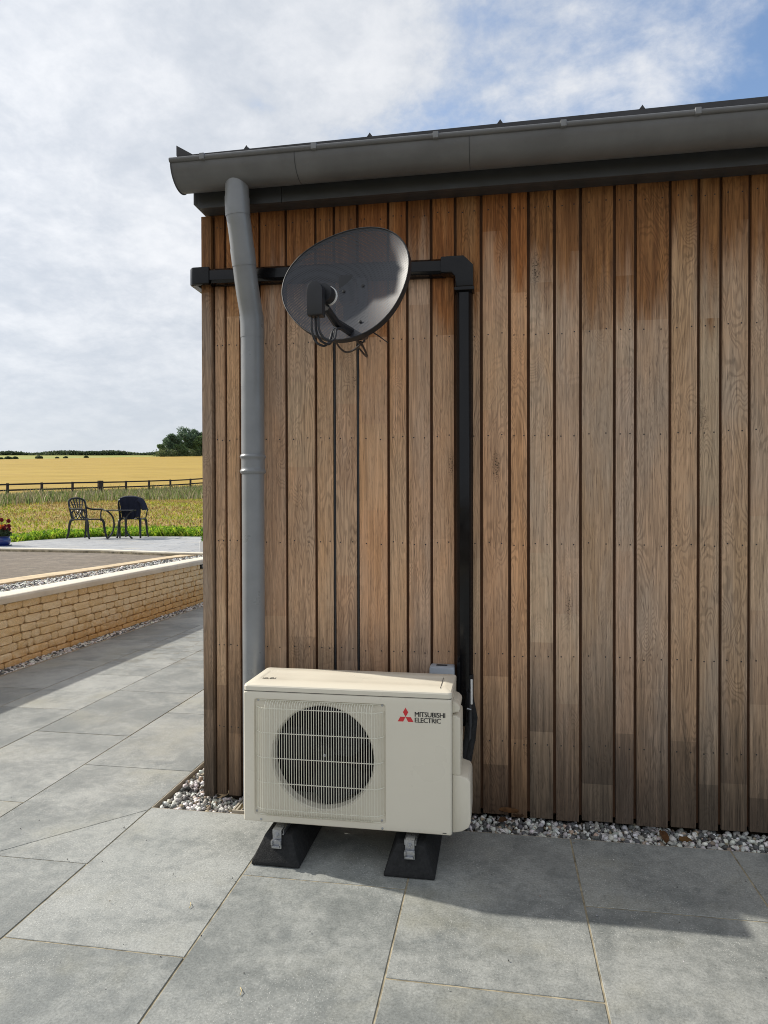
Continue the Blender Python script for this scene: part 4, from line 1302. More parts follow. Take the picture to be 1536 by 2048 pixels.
# isolator, pipes
iso = thing('isolator_switch', 'small grey isolator box on the wall behind the cream unit', 'switch box', (-0.237, WY, 0.60))
rel(MB().span((-0.291, 2.930, 0.50), (-0.183, 2.999, 0.655), 0.010).build('enclosure', M['iso'], None), iso)
rel(MB().span((-0.262, 2.950, 0.6545), (-0.215, 2.966, 0.6585), 0.001).build('label_plate', M['matblack'], None), iso)
rel(MB().span((-0.265, 2.912, 0.53), (-0.21, 2.931, 0.60), 0.006).build('rotary_handle', M['matblack'], None), iso)
pps = thing('insulated_pipes', 'black insulated pipes bending from the trunking into the side of the unit', 'pipes', (-0.13, 2.9, 0.3))
for k, (dx, z0) in enumerate(((0.0, 0.42), (0.018, 0.40))):
    pts = [(TVX + 0.012 + dx * 0.6, 2.958, 0.62), (TVX + 0.012 + dx * 0.6, 2.955, 0.52), (TVX + 0.022 + dx, 2.945, 0.44), (TVX + 0.014 + dx, 2.92, 0.36), (TVX + dx, 2.86, 0.29), (TVX - 0.004 + dx * .5, 2.79, 0.26), (TVX - 0.01, 2.72, 0.25)]
    rel(MB().tube(pts, 0.016, 12).build('pipe', M['rubber'], None, 60), pps)
rel(MB().tube([(TVX + 0.022, 2.930, 0.55), (TVX + 0.024, 2.928, 0.40), (TVX + 0.02, 2.90, 0.33)], 0.012, 10).build('drain_hose', M['matblack'], None, 60), pps)
rel(MB().tube([(TVX + 0.031, 2.9155, 0.61), (TVX + 0.031, 2.915, 0.505)], 0.0045, 8).build('white_sleeve', M['white'], None, 60), pps)
rel(MB().tube([(TVX + 0.012, 2.9135, 0.485), (TVX + 0.03, 2.9105, 0.482)], 0.005, 8).build('pipe_clip', M['zinc'], None, 60), pps)

# drain grate at the foot of the downpipe
dg = thing('drain_grate', 'pale slotted drain grate in the gravel below the downpipe', 'drain grate', (-1.06, 2.86, 0))
rel(MB().span((-1.16, 2.86, -0.012), (-0.98, 2.868, 0.004)).span((-1.16, 3.0 - 0.012, -0.012), (-0.98, 2.994, 0.004)).span((-1.16, 2.8685, -0.012), (-1.152, 2.9875, 0.004)).span((-0.988, 2.8685, -0.012), (-0.98, 2.9875, 0.004)).build('frame', M['trim'], None), dg)
for k in range(7):
    x = -1.142 + 0.022 * k
    rel(MB().span((x - 0.004, 2.8685, -0.010), (x + 0.004, 2.9875, 0.003)).build('bar', M['trim'], None, 0), dg)

# ------------------------------------------------------------------ dead leaves and bits of straw
def curled_leaf(L, W, rr):
    vs, fs, n = [], [], 7
    curl = rr.uniform(0.3, 1.1); tw = rr.uniform(-.6, .6)
    for i in range(n):
        t = i / (n - 1); w = W * math.sin(math.pi * (0.06 + 0.88 * t)) ** 0.7
        a = curl * (t - 0.4)
        c = (L * (t - 0.5), 0.0, L * 0.5 * a * a)
        for s in (-1, 0, 1):
            vs.append((c[0], s * w / 2, c[2] + abs(s) * w * 0.35 * rr.uniform(.5, 1.3) + s * tw * w * t * .5))
    for i in range(n - 1):
        for j in range(2):
            q = i * 3 + j; fs.append((q, q + 1, q + 4, q + 3))
    me = raw_mesh('dry_leaf', np.array(vs), np.array(fs), M['dryleaf'], np.tile([[rr.uniform(.07, .13), rr.uniform(.042, .065), rr.uniform(.018, .03)]], (len(vs), 1)), True)
    return me


spots = [(0.045, 2.955, 0.035, .085, 'large curled brown leaf leaning on the wall right of the unit'), (0.02, 2.93, 0.012, .06, 'crumpled brown leaf lying under the large one right of the unit'),
         (0.085, 2.95, 0.02, .055, 'narrow dead leaf just right of the large leaf by the wall'), (0.66, 2.90, 0.004, .075, 'long orange-brown leaf on the gravel at the right'),
         (0.74, 2.885, 0.004, .055, 'rusty leaf right of the long leaf on the gravel'), (-1.115, 2.90, 0.010, .05, 'orange dead leaf on the drain grate'),
         (-1.02, 2.90, 0.012, .06, 'rust-red dead leaf beside the unit at the drain grate'), (-1.07, 2.868, 0.008, .045, 'small brown leaf on the front edge of the drain grate')]
for k, (x, y, z, L, lab) in enumerate(spots):
    o = link('dry_leaf', curled_leaf(L, L * 0.5, random.Random(k)))
    o.location = (x, y, z); o.rotation_euler = (random.uniform(-.5, .5), random.uniform(-.4, .4), random.uniform(0, 6.28))
    tag(o, lab, 'leaf', 'dead leaves by the wall')
for k, (x, y, lab) in enumerate(((-1.02, 2.14, 'bent straw on the slab left of the left mounting block'), (-0.70, 1.78, 'short straw on the speckled slab in the foreground'))):
    a = random.uniform(1.2, 2.2)
    pts = [(x, y, 0.003), (x + 0.012 * math.cos(a), y + 0.014 * math.sin(a), 0.006), (x + 0.020 * math.cos(a + .5), y + 0.034 * math.sin(a + .5), 0.003)]
    tag(MB().tube(pts, 0.0012, 5).build('straw', M['straw'], None), lab, 'straw', 'bits of straw on the paving')

# ================================================================== GARDEN FURNITURE
UZ = 0.630


def smooth_path(pts, it=2):
    p = [Vector(q) for q in pts]
    for _ in range(it):
        n2 = [p[0]]
        for q in range(len(p) - 1):
            n2 += [p[q].lerp(p[q + 1], 0.25), p[q].lerp(p[q + 1], 0.75)]
        p = n2 + [p[-1]]
    return p


def make_chair(label, loc, face, group):
    """cast metal armchair; local +x is where it faces"""
    t = thing('garden_chair', label, 'chair', loc, face, group)
    mt = M['darkalu']
    seat = MB()
    for k in range(9):
        y = -0.215 + 0.43 * k / 8
        seat.box((0.0, y, 0.425), (0.44, 0.032, 0.014), None, 0.003)
    so = seat.box((0.22, 0, 0.422), (0.03, 0.48, 0.022), None, 0.006).box((-0.22, 0, 0.422), (0.03, 0.46, 0.022), None, 0.006).build('seat', mt, t)
    MB().box((0, 0.235, 0.420), (0.44, 0.02, 0.03), None, 0.005).box((0, -0.235, 0.420), (0.44, 0.02, 0.03), None, 0.005).build('seat_rail', mt, so)
    for sx in (-1, 1):
        for sy in (-1, 1):
            pts = smooth_path([(0.19 * sx, 0.20 * sy, 0.425), (0.235 * sx, 0.222 * sy, 0.405), (0.262 * sx, 0.232 * sy, 0.33), (0.275 * sx, 0.236 * sy, 0.18), (0.305 * sx, 0.246 * sy, 0.05), (0.332 * sx, 0.255 * sy, 0.008)])
            rs = [0.034 - 0.016 * (k / (len(pts) - 1)) for k in range(len(pts))]
            rs[-1] = 0.021
            MB().tube(pts, rs, 8).build('leg', mt, t)
    # back: arched frame, fan of slats, crossing lower lattice
    bx = lambda z: -0.215 - 0.22 * max(0, z - 0.42) ** 1.15
    fr = [(bx(0.42), -0.20, 0.42), (bx(0.6), -0.225, 0.60), (bx(0.8), -0.235, 0.80), (bx(0.87), -0.19, 0.868), (bx(0.90), 0.0, 0.900), (bx(0.87), 0.19, 0.868), (bx(0.8), 0.235, 0.80), (bx(0.6), 0.225, 0.60), (bx(0.42), 0.20, 0.42)]
    bo = MB().tube(smooth_path(fr), 0.021, 8).build('back_frame', mt, t)
    for k in range(5):
        y0, y1 = (k - 2) * 0.045, (k - 2) * 0.088
        MB().tube([(bx(0.62), y0, 0.62), (bx(0.75), (y0 + y1) / 2, 0.75), (bx(0.885), y1, 0.885 - abs(k - 2) * 0.010)], 0.0125, 6).build('back_slat', mt, bo)
    MB().tube(smooth_path([(bx(0.56), -0.222, 0.56), (bx(0.63), -0.1, 0.635), (bx(0.65), 0, 0.65), (bx(0.63), 0.1, 0.635), (bx(0.56), 0.222, 0.56)]), 0.013, 6).build('cross_rail', mt, bo)
    MB().tube([(bx(0.74), -0.232, 0.735), (bx(0.75), 0, 0.762), (bx(0.74), 0.232, 0.735)], 0.008, 6).build('cross_rail', mt, bo)
    for k in range(4):
        ya = -0.17 + 0.113 * k
        MB().tube([(bx(0.43), ya, 0.43), (bx(0.62), ya * 0.4 + 0.10, 0.61)], 0.011, 6).build('lattice_bar', mt, bo)
        MB().tube([(bx(0.43) + .004, ya, 0.43), (bx(0.62) + .004, ya * 0.4 - 0.10, 0.61)], 0.011, 6).build('lattice_bar', mt, bo)
    for sy in (-1, 1):
        arm = MB().tube(smooth_path([(bx(0.68), 0.228 * sy, 0.70), (-0.20, 0.255 * sy, 0.655), (-0.05, 0.285 * sy, 0.640), (0.14, 0.285 * sy, 0.645), (0.22, 0.275 * sy, 0.635), (0.225, 0.265 * sy, 0.612)]), 0.018, 8, True, 1.3).build('armrest', mt, t)
        MB().tube(smooth_path([(0.17, 0.282 * sy, 0.64), (0.125, 0.285 * sy, 0.60), (0.125, 0.272 * sy, 0.52), (0.17, 0.24 * sy, 0.43)]), 0.014, 7).build('arm_support', mt, arm)
    return t


cA = [(-9.317, 13.696), (-9.232, 14.144), (-8.682, 13.545), (-8.571, 13.983)]
ca_ = (sum(p[0] for p in cA) / 4, sum(p[1] for p in cA) / 4)
make_chair('black cast metal garden armchair with open fan back facing the table from the left', (ca_[0], ca_[1], UZ), math.atan2(-0.15, 0.645), 'black garden chairs')
cB = [(-8.37, 14.239), (-7.804, 14.301), (-8.547, 14.836), (-8.001, 14.895)]
cb_ = (sum(p[0] for p in cB) / 4, sum(p[1] for p in cB) / 4 - 0.15)
fb = math.atan2(0.96, -0.24)
make_chair('black garden armchair with a dark jacket hung over its back', (cb_[0], cb_[1], UZ), fb, 'black garden chairs')

tb = thing('bistro_table', 'small round black metal table between the two garden chairs', 'table', (-8.14, 13.80, UZ))
MB().lathe([(0.0, 0.612), (0.325, 0.612), (0.340, 0.618), (0.342, 0.628), (0.335, 0.634), (0.0, 0.636)], 40).build('table_top', M['tabletop'], tb, 40)
MB().lathe([(0.150, 0.250), (0.160, 0.250), (0.160, 0.262), (0.150, 0.262), (0.150, 0.250)], 24).build('ring', M['darkalu'], tb)
for k in range(3):
    a = R(120 + 120 * k)
    rd = lambda r, z: (r * math.cos(a), r * math.sin(a), z)
    MB().tube(smooth_path([rd(0.30, 0.612), rd(0.24, 0.575), rd(0.165, 0.49), rd(0.130, 0.37), rd(0.135, 0.25), rd(0.165, 0.14), rd(0.25, 0.04), rd(0.295, 0.012)]), 0.018, 8).build('leg', M['darkalu'], tb)

# jacket over the right chair's back (own thing)
jk = thing('jacket', 'dark navy jacket draped over the back of the right garden chair', 'jacket', (cb_[0], cb_[1], UZ + 0.4), fb)
vs, fs = [], []
NU, NVv = 26, 26
for i in range(NU):
    u = i / (NU - 1); y = -0.262 + 0.455 * u
    top = 0.925 - 0.055 * (abs(u - 0.5) * 2) ** 3
    for j in range(NVv):
        v = j / (NVv - 1)
        fold = 0.011 * math.sin(u * 23 + v * 2.0) + 0.007 * math.sin(u * 41 + 1.3 + v * 4)
        if v < 0.68:                                   # hanging down behind the back
            z = 0.445 + 0.03 * math.sin(u * 7 + 1) + (top - 0.445) * (v / 0.68)
            x = -0.215 - 0.22 * max(0, z - 0.42) ** 1.15 - 0.036 + fold * (1.1 - v)
        elif v < 0.76:
            a = (v - 0.68) / 0.08 * math.pi
            z = top + 0.016 * math.sin(a); x = -0.215 - 0.22 * max(0, top - 0.42) ** 1.15 - 0.036 * math.cos(a)
        else:
            w = (v - 0.76) / 0.24
            z = top - 0.24 * w; x = -0.215 - 0.22 * max(0, z - 0.42) ** 1.15 + 0.036 + fold * w
        nar = 1.0 - 0.10 * (1 - min(v / 0.6, 1)) if y < 0 else 1.0 - 0.16 * (1 - min(v / 0.6, 1))
        vs.append((x, y * nar, z - 0.4))
for i in range(NU - 1):
    for j in range(NVv - 1):
        q = i * NVv + j; fs.append((q, q + 1, q + NVv + 1, q + NVv))
jb = MB().add(vs, fs).build('body', M['navy'], jk, 60)
sd_ = jb.modifiers.new('thickness', 'SOLIDIFY'); sd_.thickness = 0.008; sd_.offset = 0
slv = smooth_path([(-0.32, -0.22, 0.47), (-0.34, -0.29, 0.42), (-0.345, -0.335, 0.33), (-0.35, -0.365, 0.235)])
MB().tube(slv, [0.055 + 0.010 * min(1, k / 4) for k in range(len(slv))], 12, True, 0.7).build('sleeve', M['navy'], jk, 60)

# ------------------------------------------------------------------ pots
pot = thing('flower_pot', 'glazed blue pot of dark red and orange flowers on the upper patio', 'plant pot', (-8.93, 11.12, UZ))
MB().lathe([(0.13, 0.0), (0.165, 0.02), (0.186, 0.07), (0.182, 0.125), (0.165, 0.150), (0.176, 0.158), (0.178, 0.172), (0.158, 0.172), (0.150, 0.145), (0.0, 0.145)], 32).build('pot', M['bluepot'], pot, 45)
MB().lathe([(0.17, -0.0), (0.20, 0.004), (0.205, 0.018), (0.19, 0.018), (0.17, 0.008)], 32).build('saucer', M['bluepot'], pot, 45)


def leaf_cloud(centers, size, colors, rr, flat=0.4):
    n = len(centers)
    C = np.asarray(centers)
    d = rr.normal(size=(n, 3)); d[:, 2] = np.abs(d[:, 2]) * 0.6 + 0.1; d /= np.linalg.norm(d, axis=1, keepdims=True)
    u = np.cross(d, rr.normal(size=(n, 3))); u /= np.linalg.norm(u, axis=1, keepdims=True)
    w = np.cross(d, u)
    s = (np.asarray(size) * rr.uniform(0.6, 1.3, n))[:, None]
    V = np.stack([C - u * s, C + w * s * flat, C + u * s, C - w * s * flat], 1).reshape(-1, 3)
    F = np.arange(4 * n).reshape(n, 4)
    return V, F, np.repeat(colors, 4, 0)


n = 900
a = rng.uniform(0, 6.28, n); r_ = np.sqrt(rng.uniform(0, 1, n)) * 0.20; h_ = 0.17 + rng.uniform(0, 1, n) ** 0.8 * 0.16 * (1 - (r_ / 0.26) ** 2)
V, F, C = leaf_cloud(np.stack([r_ * np.cos(a), r_ * np.sin(a), h_], -1), 0.026, np.array([[0.05, 0.075, 0.035]]) * rng.uniform(.5, 1.6, (n, 1)), rng)
link('foliage', raw_mesh('foliage', V, F, M['leaf'], C), pot)
for k in range(16):
    a = random.uniform(0, 6.28); rr2 = random.uniform(0.02, 0.20)
    hh = random.uniform(0.30, 0.47) if k % 3 else random.uniform(.27, .33)
    c = (rr2 * math.cos(a), rr2 * math.sin(a), hh)
    if k == 0: c = (0.15, 0.05, 0.45)
    if k == 1: c = (0.17, 0.03, 0.36)
    if k == 2: c = (0.06, -0.08, 0.33)
    vs, fs, cc = [], [], []
    colr = (0.70, 0.20, 0.03) if k % 3 == 2 else (0.19, 0.010, 0.020)
    for i_ in range(4):
        for j_ in range(8):
            b0 = len(vs)
            for di, dj in ((0, 0), (0, 1), (1, 1), (1, 0)):
                th, ph = math.pi * (i_ + di) / 4, 2 * math.pi * (j_ + dj) / 8
                vs.append((c[0] + 0.027 * math.sin(th) * math.cos(ph), c[1] + 0.027 * math.sin(th) * math.sin(ph), c[2] + 0.027 * math.cos(th)))
            fs.append((b0, b0 + 1, b0 + 2, b0 + 3)); cc += [[x_ * 0.8 for x_ in colr]] * 4
    for q in range(46):
        dz = 1 - 2 * (q + 0.5) / 46; ph = q * 2.39996
        d = Vector((math.sqrt(1 - dz * dz) * math.cos(ph), math.sqrt(1 - dz * dz) * math.sin(ph), dz))
        e1 = d.orthogonal().normalized(); e2 = d.cross(e1)
        b0 = len(vs); cv = Vector(c)
        for p_ in (d * 0.020, d * 0.032 + e1 * 0.010, d * 0.041, d * 0.032 - e1 * 0.010 + e2 * 0.003):
            vs.append(tuple(cv + p_))
        fs.append((b0, b0 + 1, b0 + 2, b0 + 3)); cc += [[x_ * random.uniform(.6, 1.5) for x_ in colr]] * 4
    fl = link('flower', raw_mesh('flower', np.array(vs), np.array(fs), M['petal'], np.array(cc)), pot)
    MB().tube([(c[0] * 0.5, c[1] * 0.5, 0.16), (c[0] * .9, c[1] * .9, hh * .7), (c[0], c[1], hh)], 0.003, 5).build('stem', M['grassgreen'] if 'grassgreen' in M else M['bark'], fl)
wp = thing('white_planter', 'small white square planter with green leaves beside the timber corner post', 'planter', (-4.555, 10.22, UZ))
MB().prism(rounded_rect(-0.075, 0.075, -0.075, 0.075, 0.012, 3), 0.0, 0.155, 'Z', 0.003).build('planter', M['white'], wp)
n = 260
V, F, C = leaf_cloud(np.stack([rng.uniform(-.06, .06, n), rng.uniform(-.06, .06, n), 0.16 + rng.uniform(0, .075, n)], -1), 0.022, np.array([[0.10, 0.20, 0.025]]) * rng.uniform(.5, 1.5, (n, 1)), rng)
link('foliage', raw_mesh('foliage', V, F, M['grass'], C), wp)

# ================================================================== FENCE
fen = thing('field_fence', 'dark brown post and rail fence between the lawn and the stubble field', 'fence', (FP0.x, FP0.y, float(zterr(FP0.x, FP0.y))))
SP = 2.25
pm = MB().box((0, 0, 0.50), (0.11, 0.11, 1.25), None, 0.006).mesh('post', M['rail'])
pm2 = MB().box((0, 0, 0.52), (0.28, 0.24, 1.30), None, 0.008).mesh('gate_post', M['rail'])
tops = []
for k in range(-4, 14):
    p = FP0 + FD * (SP * k)
    z = float(zterr(p.x, p.y))
    lean = random.uniform(-.015, .015)
    o = link('gate_post' if k == 3 else 'post', pm2 if k == 3 else pm)
    o.location = (p.x, p.y, z - 0.16); o.rotation_euler = (lean, lean, math.atan2(FD.y, FD.x))
    rel(o, fen)
    tops.append((p, z))
for (p, z), (q, z2) in zip(tops, tops[1:]):
    for h in (0.90, 0.56, 0.22):
        a = Vector((p.x, p.y, z + h)) + FM * -0.07; b = Vector((q.x, q.y, z2 + h)) + FM * -0.07
        d = (b - a); L = d.length
        o = MB().box((0, 0, 0), (L - 0.01, 0.035, 0.095), None, 0.003).build('rail', M['rail'], None)
        o.location = (a + b) / 2 + Vector((0, 0, random.uniform(-.012, .012)))
        o.rotation_euler = d.to_track_quat('X', 'Z').to_euler()
        rel(o, fen)


# ================================================================== GRASS AND WEEDS
def blades(P, h, w, lean, colors, rr):
    n = len(P)
    a = rr.uniform(0, 6.28, n); dx, dy = np.cos(a), np.sin(a)
    b = rr.uniform(0, 6.28, n); ln = lean * h * rr.uniform(0.2, 1.0, n)
    B = np.stack([dx, dy, np.zeros(n)], -1) * (w / 2)[:, None]
    T = P + np.stack([np.cos(b) * ln, np.sin(b) * ln, h], -1)
    Mid = P + np.stack([np.cos(b) * ln * .35, np.sin(b) * ln * .35, h * .55], -1)
    V = np.stack([P - B, P + B, Mid + B * .8, T, Mid - B * .8], 1).reshape(-1, 3)
    F = np.arange(5 * n).reshape(n, 5)
    return V, F, np.repeat(colors, 5, 0)


def visible_ab(n, a0, a1, b0, b1):
    a = rng.uniform(a0, a1, n); b = rng.uniform(b0, b1, n)
    x = FP0.x + FM.x * a + FD.x * b; y = FP0.y + FM.y * a + FD.y * b
    ang = np.degrees(np.arctan2(x, y))
    ok = (ang > -47) & (ang < -9) & keep_lawn(x, y)
    return x[ok], y[ok], a[ok], b[ok]


upx = np.array([p[0] for p in UP]); upy = np.array([p[1] for p in UP])


def patio_dist(x, y):
    """distance to the patio outline, negative inside"""
    d = np.full(len(x), 1e9); inside = np.zeros(len(x), bool)
    m_ = len(UP)
    for i in range(m_):
        x0, y0, x1, y1 = upx[i], upy[i], upx[(i + 1) % m_], upy[(i + 1) % m_]
        L2 = (x1 - x0) ** 2 + (y1 - y0) ** 2
        t = np.clip(((x - x0) * (x1 - x0) + (y - y0) * (y1 - y0)) / L2, 0, 1)
        d = np.minimum(d, np.hypot(x - x0 - t * (x1 - x0), y - y0 - t * (y1 - y0)))
        c = ((y0 > y) != (y1 > y)) & (x < (x1 - x0) * (y - y0) / (y1 - y0 + 1e-12) + x0)
        inside ^= c
    return np.where(inside, -d, d)


def pcol(n, cols, var=0.35):
    c = np.array(cols)[rng.integers(0, len(cols), n)]
    return c * rng.uniform(1 - var, 1 + var, (n, 1)) * rng.uniform(0.93, 1.07, (n, 3))


def drive_mask(x, y):
    yl = np.interp(x, [-24, -14, -9.6, -8.35, -6.4, -5.05, -4.7], [9.5, 10.3, 10.55, 10.42, 10.26, 9.84, 9.72])
    return y > yl + 0.05


# short lawn
x, y, a, b = visible_ab(150000, -30, -6.0, -45, 35)
pd = patio_dist(x, y); ok = (pd > 1.2) & drive_mask(x, y)
x, y, a = x[ok], y[ok], a[ok]; n = len(x)
pn = np.clip(np.interp(a, [-30, -20, -15, -11, -6], [0.25, 0.12, -0.12, -0.30, -0.15]), -1, 1) + np.clip(0.5 + 0.45 * np.sin(x * 0.55 + 0.8 * y + 1.5 * np.sin(y * 0.4)) + 0.35 * np.sin(y * 1.1 - 0.5 * x + 2) * np.sin(x * 0.8), 0.03, 0.97)
c1 = pcol(n, [(0.32, 0.34, 0.045), (0.25, 0.30, 0.03), (0.44, 0.42, 0.07)]); c2 = pcol(n, [(0.36, 0.26, 0.10), (0.30, 0.20, 0.075), (0.38, 0.30, 0.10)])
c = np.where((rng.uniform(0, 1, n) < np.clip(pn, 0.04, 0.96))[:, None], c1, c2)
V, F, C = blades(np.stack([x, y, zterr(x, y)], -1), rng.uniform(0.03, 0.11, n), rng.uniform(0.02, 0.05, n), 0.9, c, rng)
tag(link('lawn_grass', raw_mesh('lawn_grass', V, F, M['grass'], C)), 'short dry yellow-green grass between the upper patio and the fence', None, None, 'stuff')
# lush leafy margin at the patio's far edge
xs_, ys_ = rng.uniform(-13, -3.5, 90000), rng.uniform(10.4, 19, 90000)
pd = patio_dist(xs_, ys_)
ok = (pd > 0.03) & (pd < 2.7 * rng.uniform(0.1, 1, 90000) ** 1.3) & drive_mask(xs_, ys_) & ((ys_ > 12.6) | (xs_ < -9.2)) & ~((xs_ > -4.6) & (ys_ < 15.6))
x, y, pd = xs_[ok], ys_[ok], pd[ok]; n = len(x)
cm = 0.5 + 0.5 * np.sin(x * 3.1 + 1.5 * np.sin(y * 2.3)) * np.sin(y * 2.7 + x)
h = (rng.uniform(0.05, 0.20, n) + 0.16 * cm * rng.uniform(0, 1, n)) * (1.0 - 0.26 * pd)
V, F, C = blades(np.stack([x, y, zterr(x, y)], -1), h, rng.uniform(0.02, 0.06, n), 0.8, pcol(n, [(0.24, 0.40, 0.03), (0.34, 0.47, 0.04), (0.13, 0.26, 0.02), (0.46, 0.50, 0.07)]), rng)
m2 = 22000
k = rng.integers(0, n, m2)
V2, F2, C2 = leaf_cloud(np.stack([x[k], y[k], zterr(x[k], y[k]) + h[k] * rng.uniform(.3, 1.0, m2)], -1), 0.034, pcol(m2, [(0.24, 0.40, 0.03), (0.36, 0.50, 0.04), (0.10, 0.20, 0.02)]), rng, 0.7)
tag(link('leafy_weeds', raw_mesh('leafy_weeds', V, F, M['grass'], C)), 'lush bright green clover and weeds along the far edge of the upper patio', None, None, 'stuff')
tag(link('clover_leaves', raw_mesh('clover_leaves', V2, F2, M['grass'], C2)), 'broad bright leaves of the weeds behind the garden chairs', None, None, 'stuff')
# tall weeds along the fence
x, y, a, b = visible_ab(110000, -9.5, 0.8, -20, 45)
ok = rng.uniform(0, 1, len(x)) < np.clip((a + 9.5) / 4.5, 0.08, 1)
x, y, a = x[ok], y[ok], a[ok]; n = len(x)
clump = 0.5 + 0.5 * np.sin(x * 1.7 + 2 * np.sin(y * 0.6)) * np.sin(y * 0.9 + 1.0)
h = rng.uniform(0.15, 0.45, n) + 0.45 * clump * rng.uniform(0, 1, n) ** 3
V, F, C = blades(np.stack([x, y, zterr(x, y)], -1), h, rng.uniform(0.02, 0.055, n), 0.5, np.where((rng.uniform(0, 1, n) < 0.6)[:, None], pcol(n, [(0.17, 0.21, 0.07), (0.22, 0.26, 0.08), (0.12, 0.17, 0.05)]), pcol(n, [(0.33, 0.27, 0.15), (0.27, 0.22, 0.14), (0.40, 0.36, 0.24)])), rng)
tag(link('tall_weeds', raw_mesh('tall_weeds', V, F, M['grass'], C)), 'tall seeding weeds and grass along the foot of the rail fence', None, None, 'stuff')


# ================================================================== TREES, HEDGE, BUSHES
def ray_at(px, py):
    return _r * ((px - 768) / FPX) - _u * ((py - 1024) / FPX) + _f


def on_terrain_a(px, a):
    """point on the ground where the view column px meets the line a metres beyond the fence"""
    d = ray_at(px, 1010); d2 = Vector((d.x, d.y, 0)).normalized()
    t = (a - (Vector((0, 0, 0)) - FP0).dot(FM)) / d2.dot(FM)
    p = d2 * t
    return Vector((p.x, p.y, float(zterr(p.x, p.y))))


def tree(label, base, h, w, cols, seed, trunk_h=0.3, leaves=9500):
    rr = np.random.default_rng(seed); rd = random.Random(seed)
    t = thing('tree', label, 'tree', tuple(base), 0, 'trees of the small copse')
    tk = MB()
    tk.tube(smooth_path([(0, 0, -0.3), (0.1 * rd.uniform(-1, 1), 0.1, h * 0.2), (0.3 * rd.uniform(-1, 1), 0.2 * rd.uniform(-1, 1), h * 0.45), (0.4 * rd.uniform(-1, 1), 0, h * 0.75)]), [0.32 - 0.016 * q for q in range(16)], 8)
    cl_ = []
    nb = 18
    for k in range(nb):
        ang = rd.uniform(0, 6.28); el_ = rd.uniform(0.02, 1.0)
        rad = w * 0.5 * math.sqrt(max(0.05, 1 - (2 * el_ - 1.0) ** 2 * 0.85)) * rd.uniform(0.35, 0.8)
        c = Vector((rad * math.cos(ang), rad * math.sin(ang), h * (0.14 + 0.74 * el_)))
        cl_.append((c, w * rd.uniform(0.15, 0.26)))
        tk.tube([(0, 0, h * (0.12 + 0.4 * el_)), tuple(c * 0.55 + Vector((0, 0, h * 0.25 * (1 - el_) * .4))), tuple(c)], [0.14, 0.09, 0.03], 6)
    tk.build('trunk', M['bark'], t, 60)
    per = leaves // nb
    P = []; S = []
    for c, r0 in cl_:
        d = rr.normal(size=(per, 3)); d /= np.linalg.norm(d, axis=1, keepdims=True)
        q = np.array(c) + d * (r0 * rr.uniform(0.35, 1.0, (per, 1)) ** 0.5) * np.array([1, 1, 0.85]) * (1 + 0.25 * np.sin(d[:, :1] * 9 + d[:, 2:] * 7))
        P.append(q)
    P = np.concatenate(P); P[:, 2] = np.maximum(P[:, 2], 0.15); n_ = len(P)
    c = np.array(cols)[rr.integers(0, len(cols), n_)] * rr.uniform(0.6, 1.4, (n_, 1))
    V, F, C = leaf_cloud(P, 0.22, c, rr, 0.75)
    link('crown', raw_mesh('crown', V, F, M['leaf'], C), t)
    return t


DG = [(0.110, 0.172, 0.105), (0.142, 0.210, 0.120), (0.084, 0.135, 0.090)]  # copse greens paled so distance haze sits in the leaf colour
MG = [(0.145, 0.220, 0.090), (0.180, 0.255, 0.100), (0.105, 0.165, 0.075)]
LG = [(0.15, 0.22, 0.06), (0.19, 0.26, 0.07), (0.11, 0.16, 0.05)]
px_m = lambda base: math.hypot(base.x, base.y) * math.cos(0.25) / FPX
for k, (px, a, hp, wp_, cols, lab) in enumerate((
        (323, 150, 25, 19, MG, 'low pale green tree at the left tip of the distant copse'),
        (345, 152, 44, 38, DG, 'dark rounded tree second from the left tip of the copse'),
        (371, 155, 58, 44, DG, 'tallest ragged dark tree in the middle of the copse'),
        (358, 149, 24, 30, MG, 'low green tree in front of the dark rounded one'),
        (393, 156, 54, 40, DG, 'dark broad tree right of the tallest one in the copse'),
        (400, 149, 40, 32, MG, 'mid green tree at the front right of the copse'),
        (418, 152, 58, 40, LG, 'light green tree of the copse half hidden by the corner post'),
        (448, 154, 56, 44, DG, 'copse tree hidden behind the timber building'))):
    b_ = on_terrain_a(px, a); s_ = px_m(b_)
    tree(lab, b_, hp * s_, wp_ * s_, cols, 40 + k)

# undergrowth at the foot of the copse
pts = [on_terrain_a(px, 147.5 + random.uniform(-1, 1)) for px in np.linspace(316, 470, 90)]
Pn = np.array([[p.x, p.y, p.z] for p in pts])
k = rng.integers(0, len(Pn), 7000)
Q = Pn[k] + rng.normal(size=(7000, 3)) * [0.9, 0.9, 0.0]; Q[:, 2] += rng.uniform(0.1, 1.0, 7000) ** 1.3 * (1.5 + 1.6 * np.abs(np.sin(k * 0.7)))
V, F, C = leaf_cloud(Q, 0.22, pcol(7000, [(0.11, 0.15, 0.06), (0.15, 0.17, 0.08), (0.07, 0.11, 0.05)]), rng, 0.7)
tag(link('undergrowth', raw_mesh('undergrowth', V, F, M['leaf'], C)), 'tangled undergrowth along the foot of the distant copse', None, None, 'stuff')

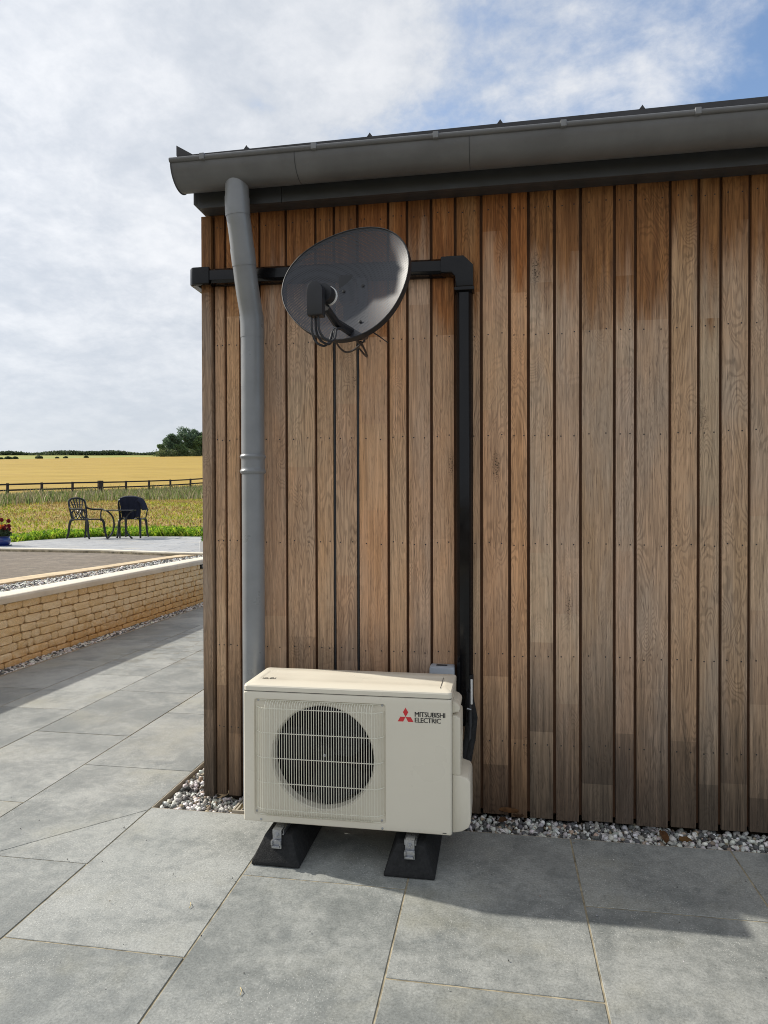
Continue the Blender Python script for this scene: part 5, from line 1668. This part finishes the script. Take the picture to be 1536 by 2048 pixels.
# hedgerow on the skyline
def on_ridge(px, s):
    d = ray_at(px, 1010); d2 = Vector((d.x, d.y, 0)).normalized()
    p = d2 * (s / (-0.2 * d2.x + 0.98 * d2.y))
    return Vector((p.x, p.y, float(zterr(p.x, p.y))))


pts = [on_ridge(px, 332 + 5 * math.sin(px * 0.03)) for px in np.linspace(-120, 470, 500)]
Pn = np.array([[p.x, p.y, p.z] for p in pts])
n = 26000
k = rng.integers(0, len(Pn), n)
hh = 1.2 + 0.8 * np.sin(k * 0.05) * np.sin(k * 0.021 + 1) + 0.7 * np.abs(np.sin(k * 0.31))
Q = Pn[k] + rng.normal(size=(n, 3)) * [1.3, 1.3, 0]; Q[:, 2] += rng.uniform(0, 1, n) * hh
V, F, C = leaf_cloud(Q, 0.34, pcol(n, [(0.070, 0.100, 0.056), (0.095, 0.125, 0.065), (0.050, 0.074, 0.046)]), rng, 0.8)
tag(link('hedgerow', raw_mesh('hedgerow', V, F, M['leaf'], C)), 'long dark hedgerow on the skyline beyond the fields', None, None, 'stuff')
for k, (px, wpx, lab) in enumerate(((3, 8, 'dark bush at the left picture edge on the far side of the stubble field'), (17, 13, 'widest dark bush on the far edge of the stubble field'), (31, 11, 'dark bush just right of the widest one'), (79, 14, 'lone rounded bush on the far edge of the stubble field'), (115, 7, 'small bush, left of the close pair'), (132, 9, 'small bush, right of the close pair'), (173, 9, 'bush on the field edge nearest to the copse'))):
    b_ = on_terrain_a(px, 151); s_ = px_m(b_)
    t = thing('bush', lab, 'bush', tuple(b_), 0, 'bushes on the far field edge')
    n = 700; w = wpx * s_ / 2
    d = rng.normal(size=(n, 3)); d /= np.linalg.norm(d, axis=1, keepdims=True)
    Q = d * rng.uniform(.3, 1, (n, 1)) * [w, w, w * 0.75]; Q[:, 2] = np.abs(Q[:, 2]) + 0.05
    V, F, C = leaf_cloud(Q, 0.17, pcol(n, [(0.060, 0.085, 0.045), (0.09, 0.12, 0.055)]), rng, 0.8)
    link('foliage', raw_mesh('foliage', V, F, M['leaf'], C), t)
    MB().tube([(0, 0, -0.2), (0, 0, w * 0.5)], 0.08, 6).build('stem', M['bark'], t)
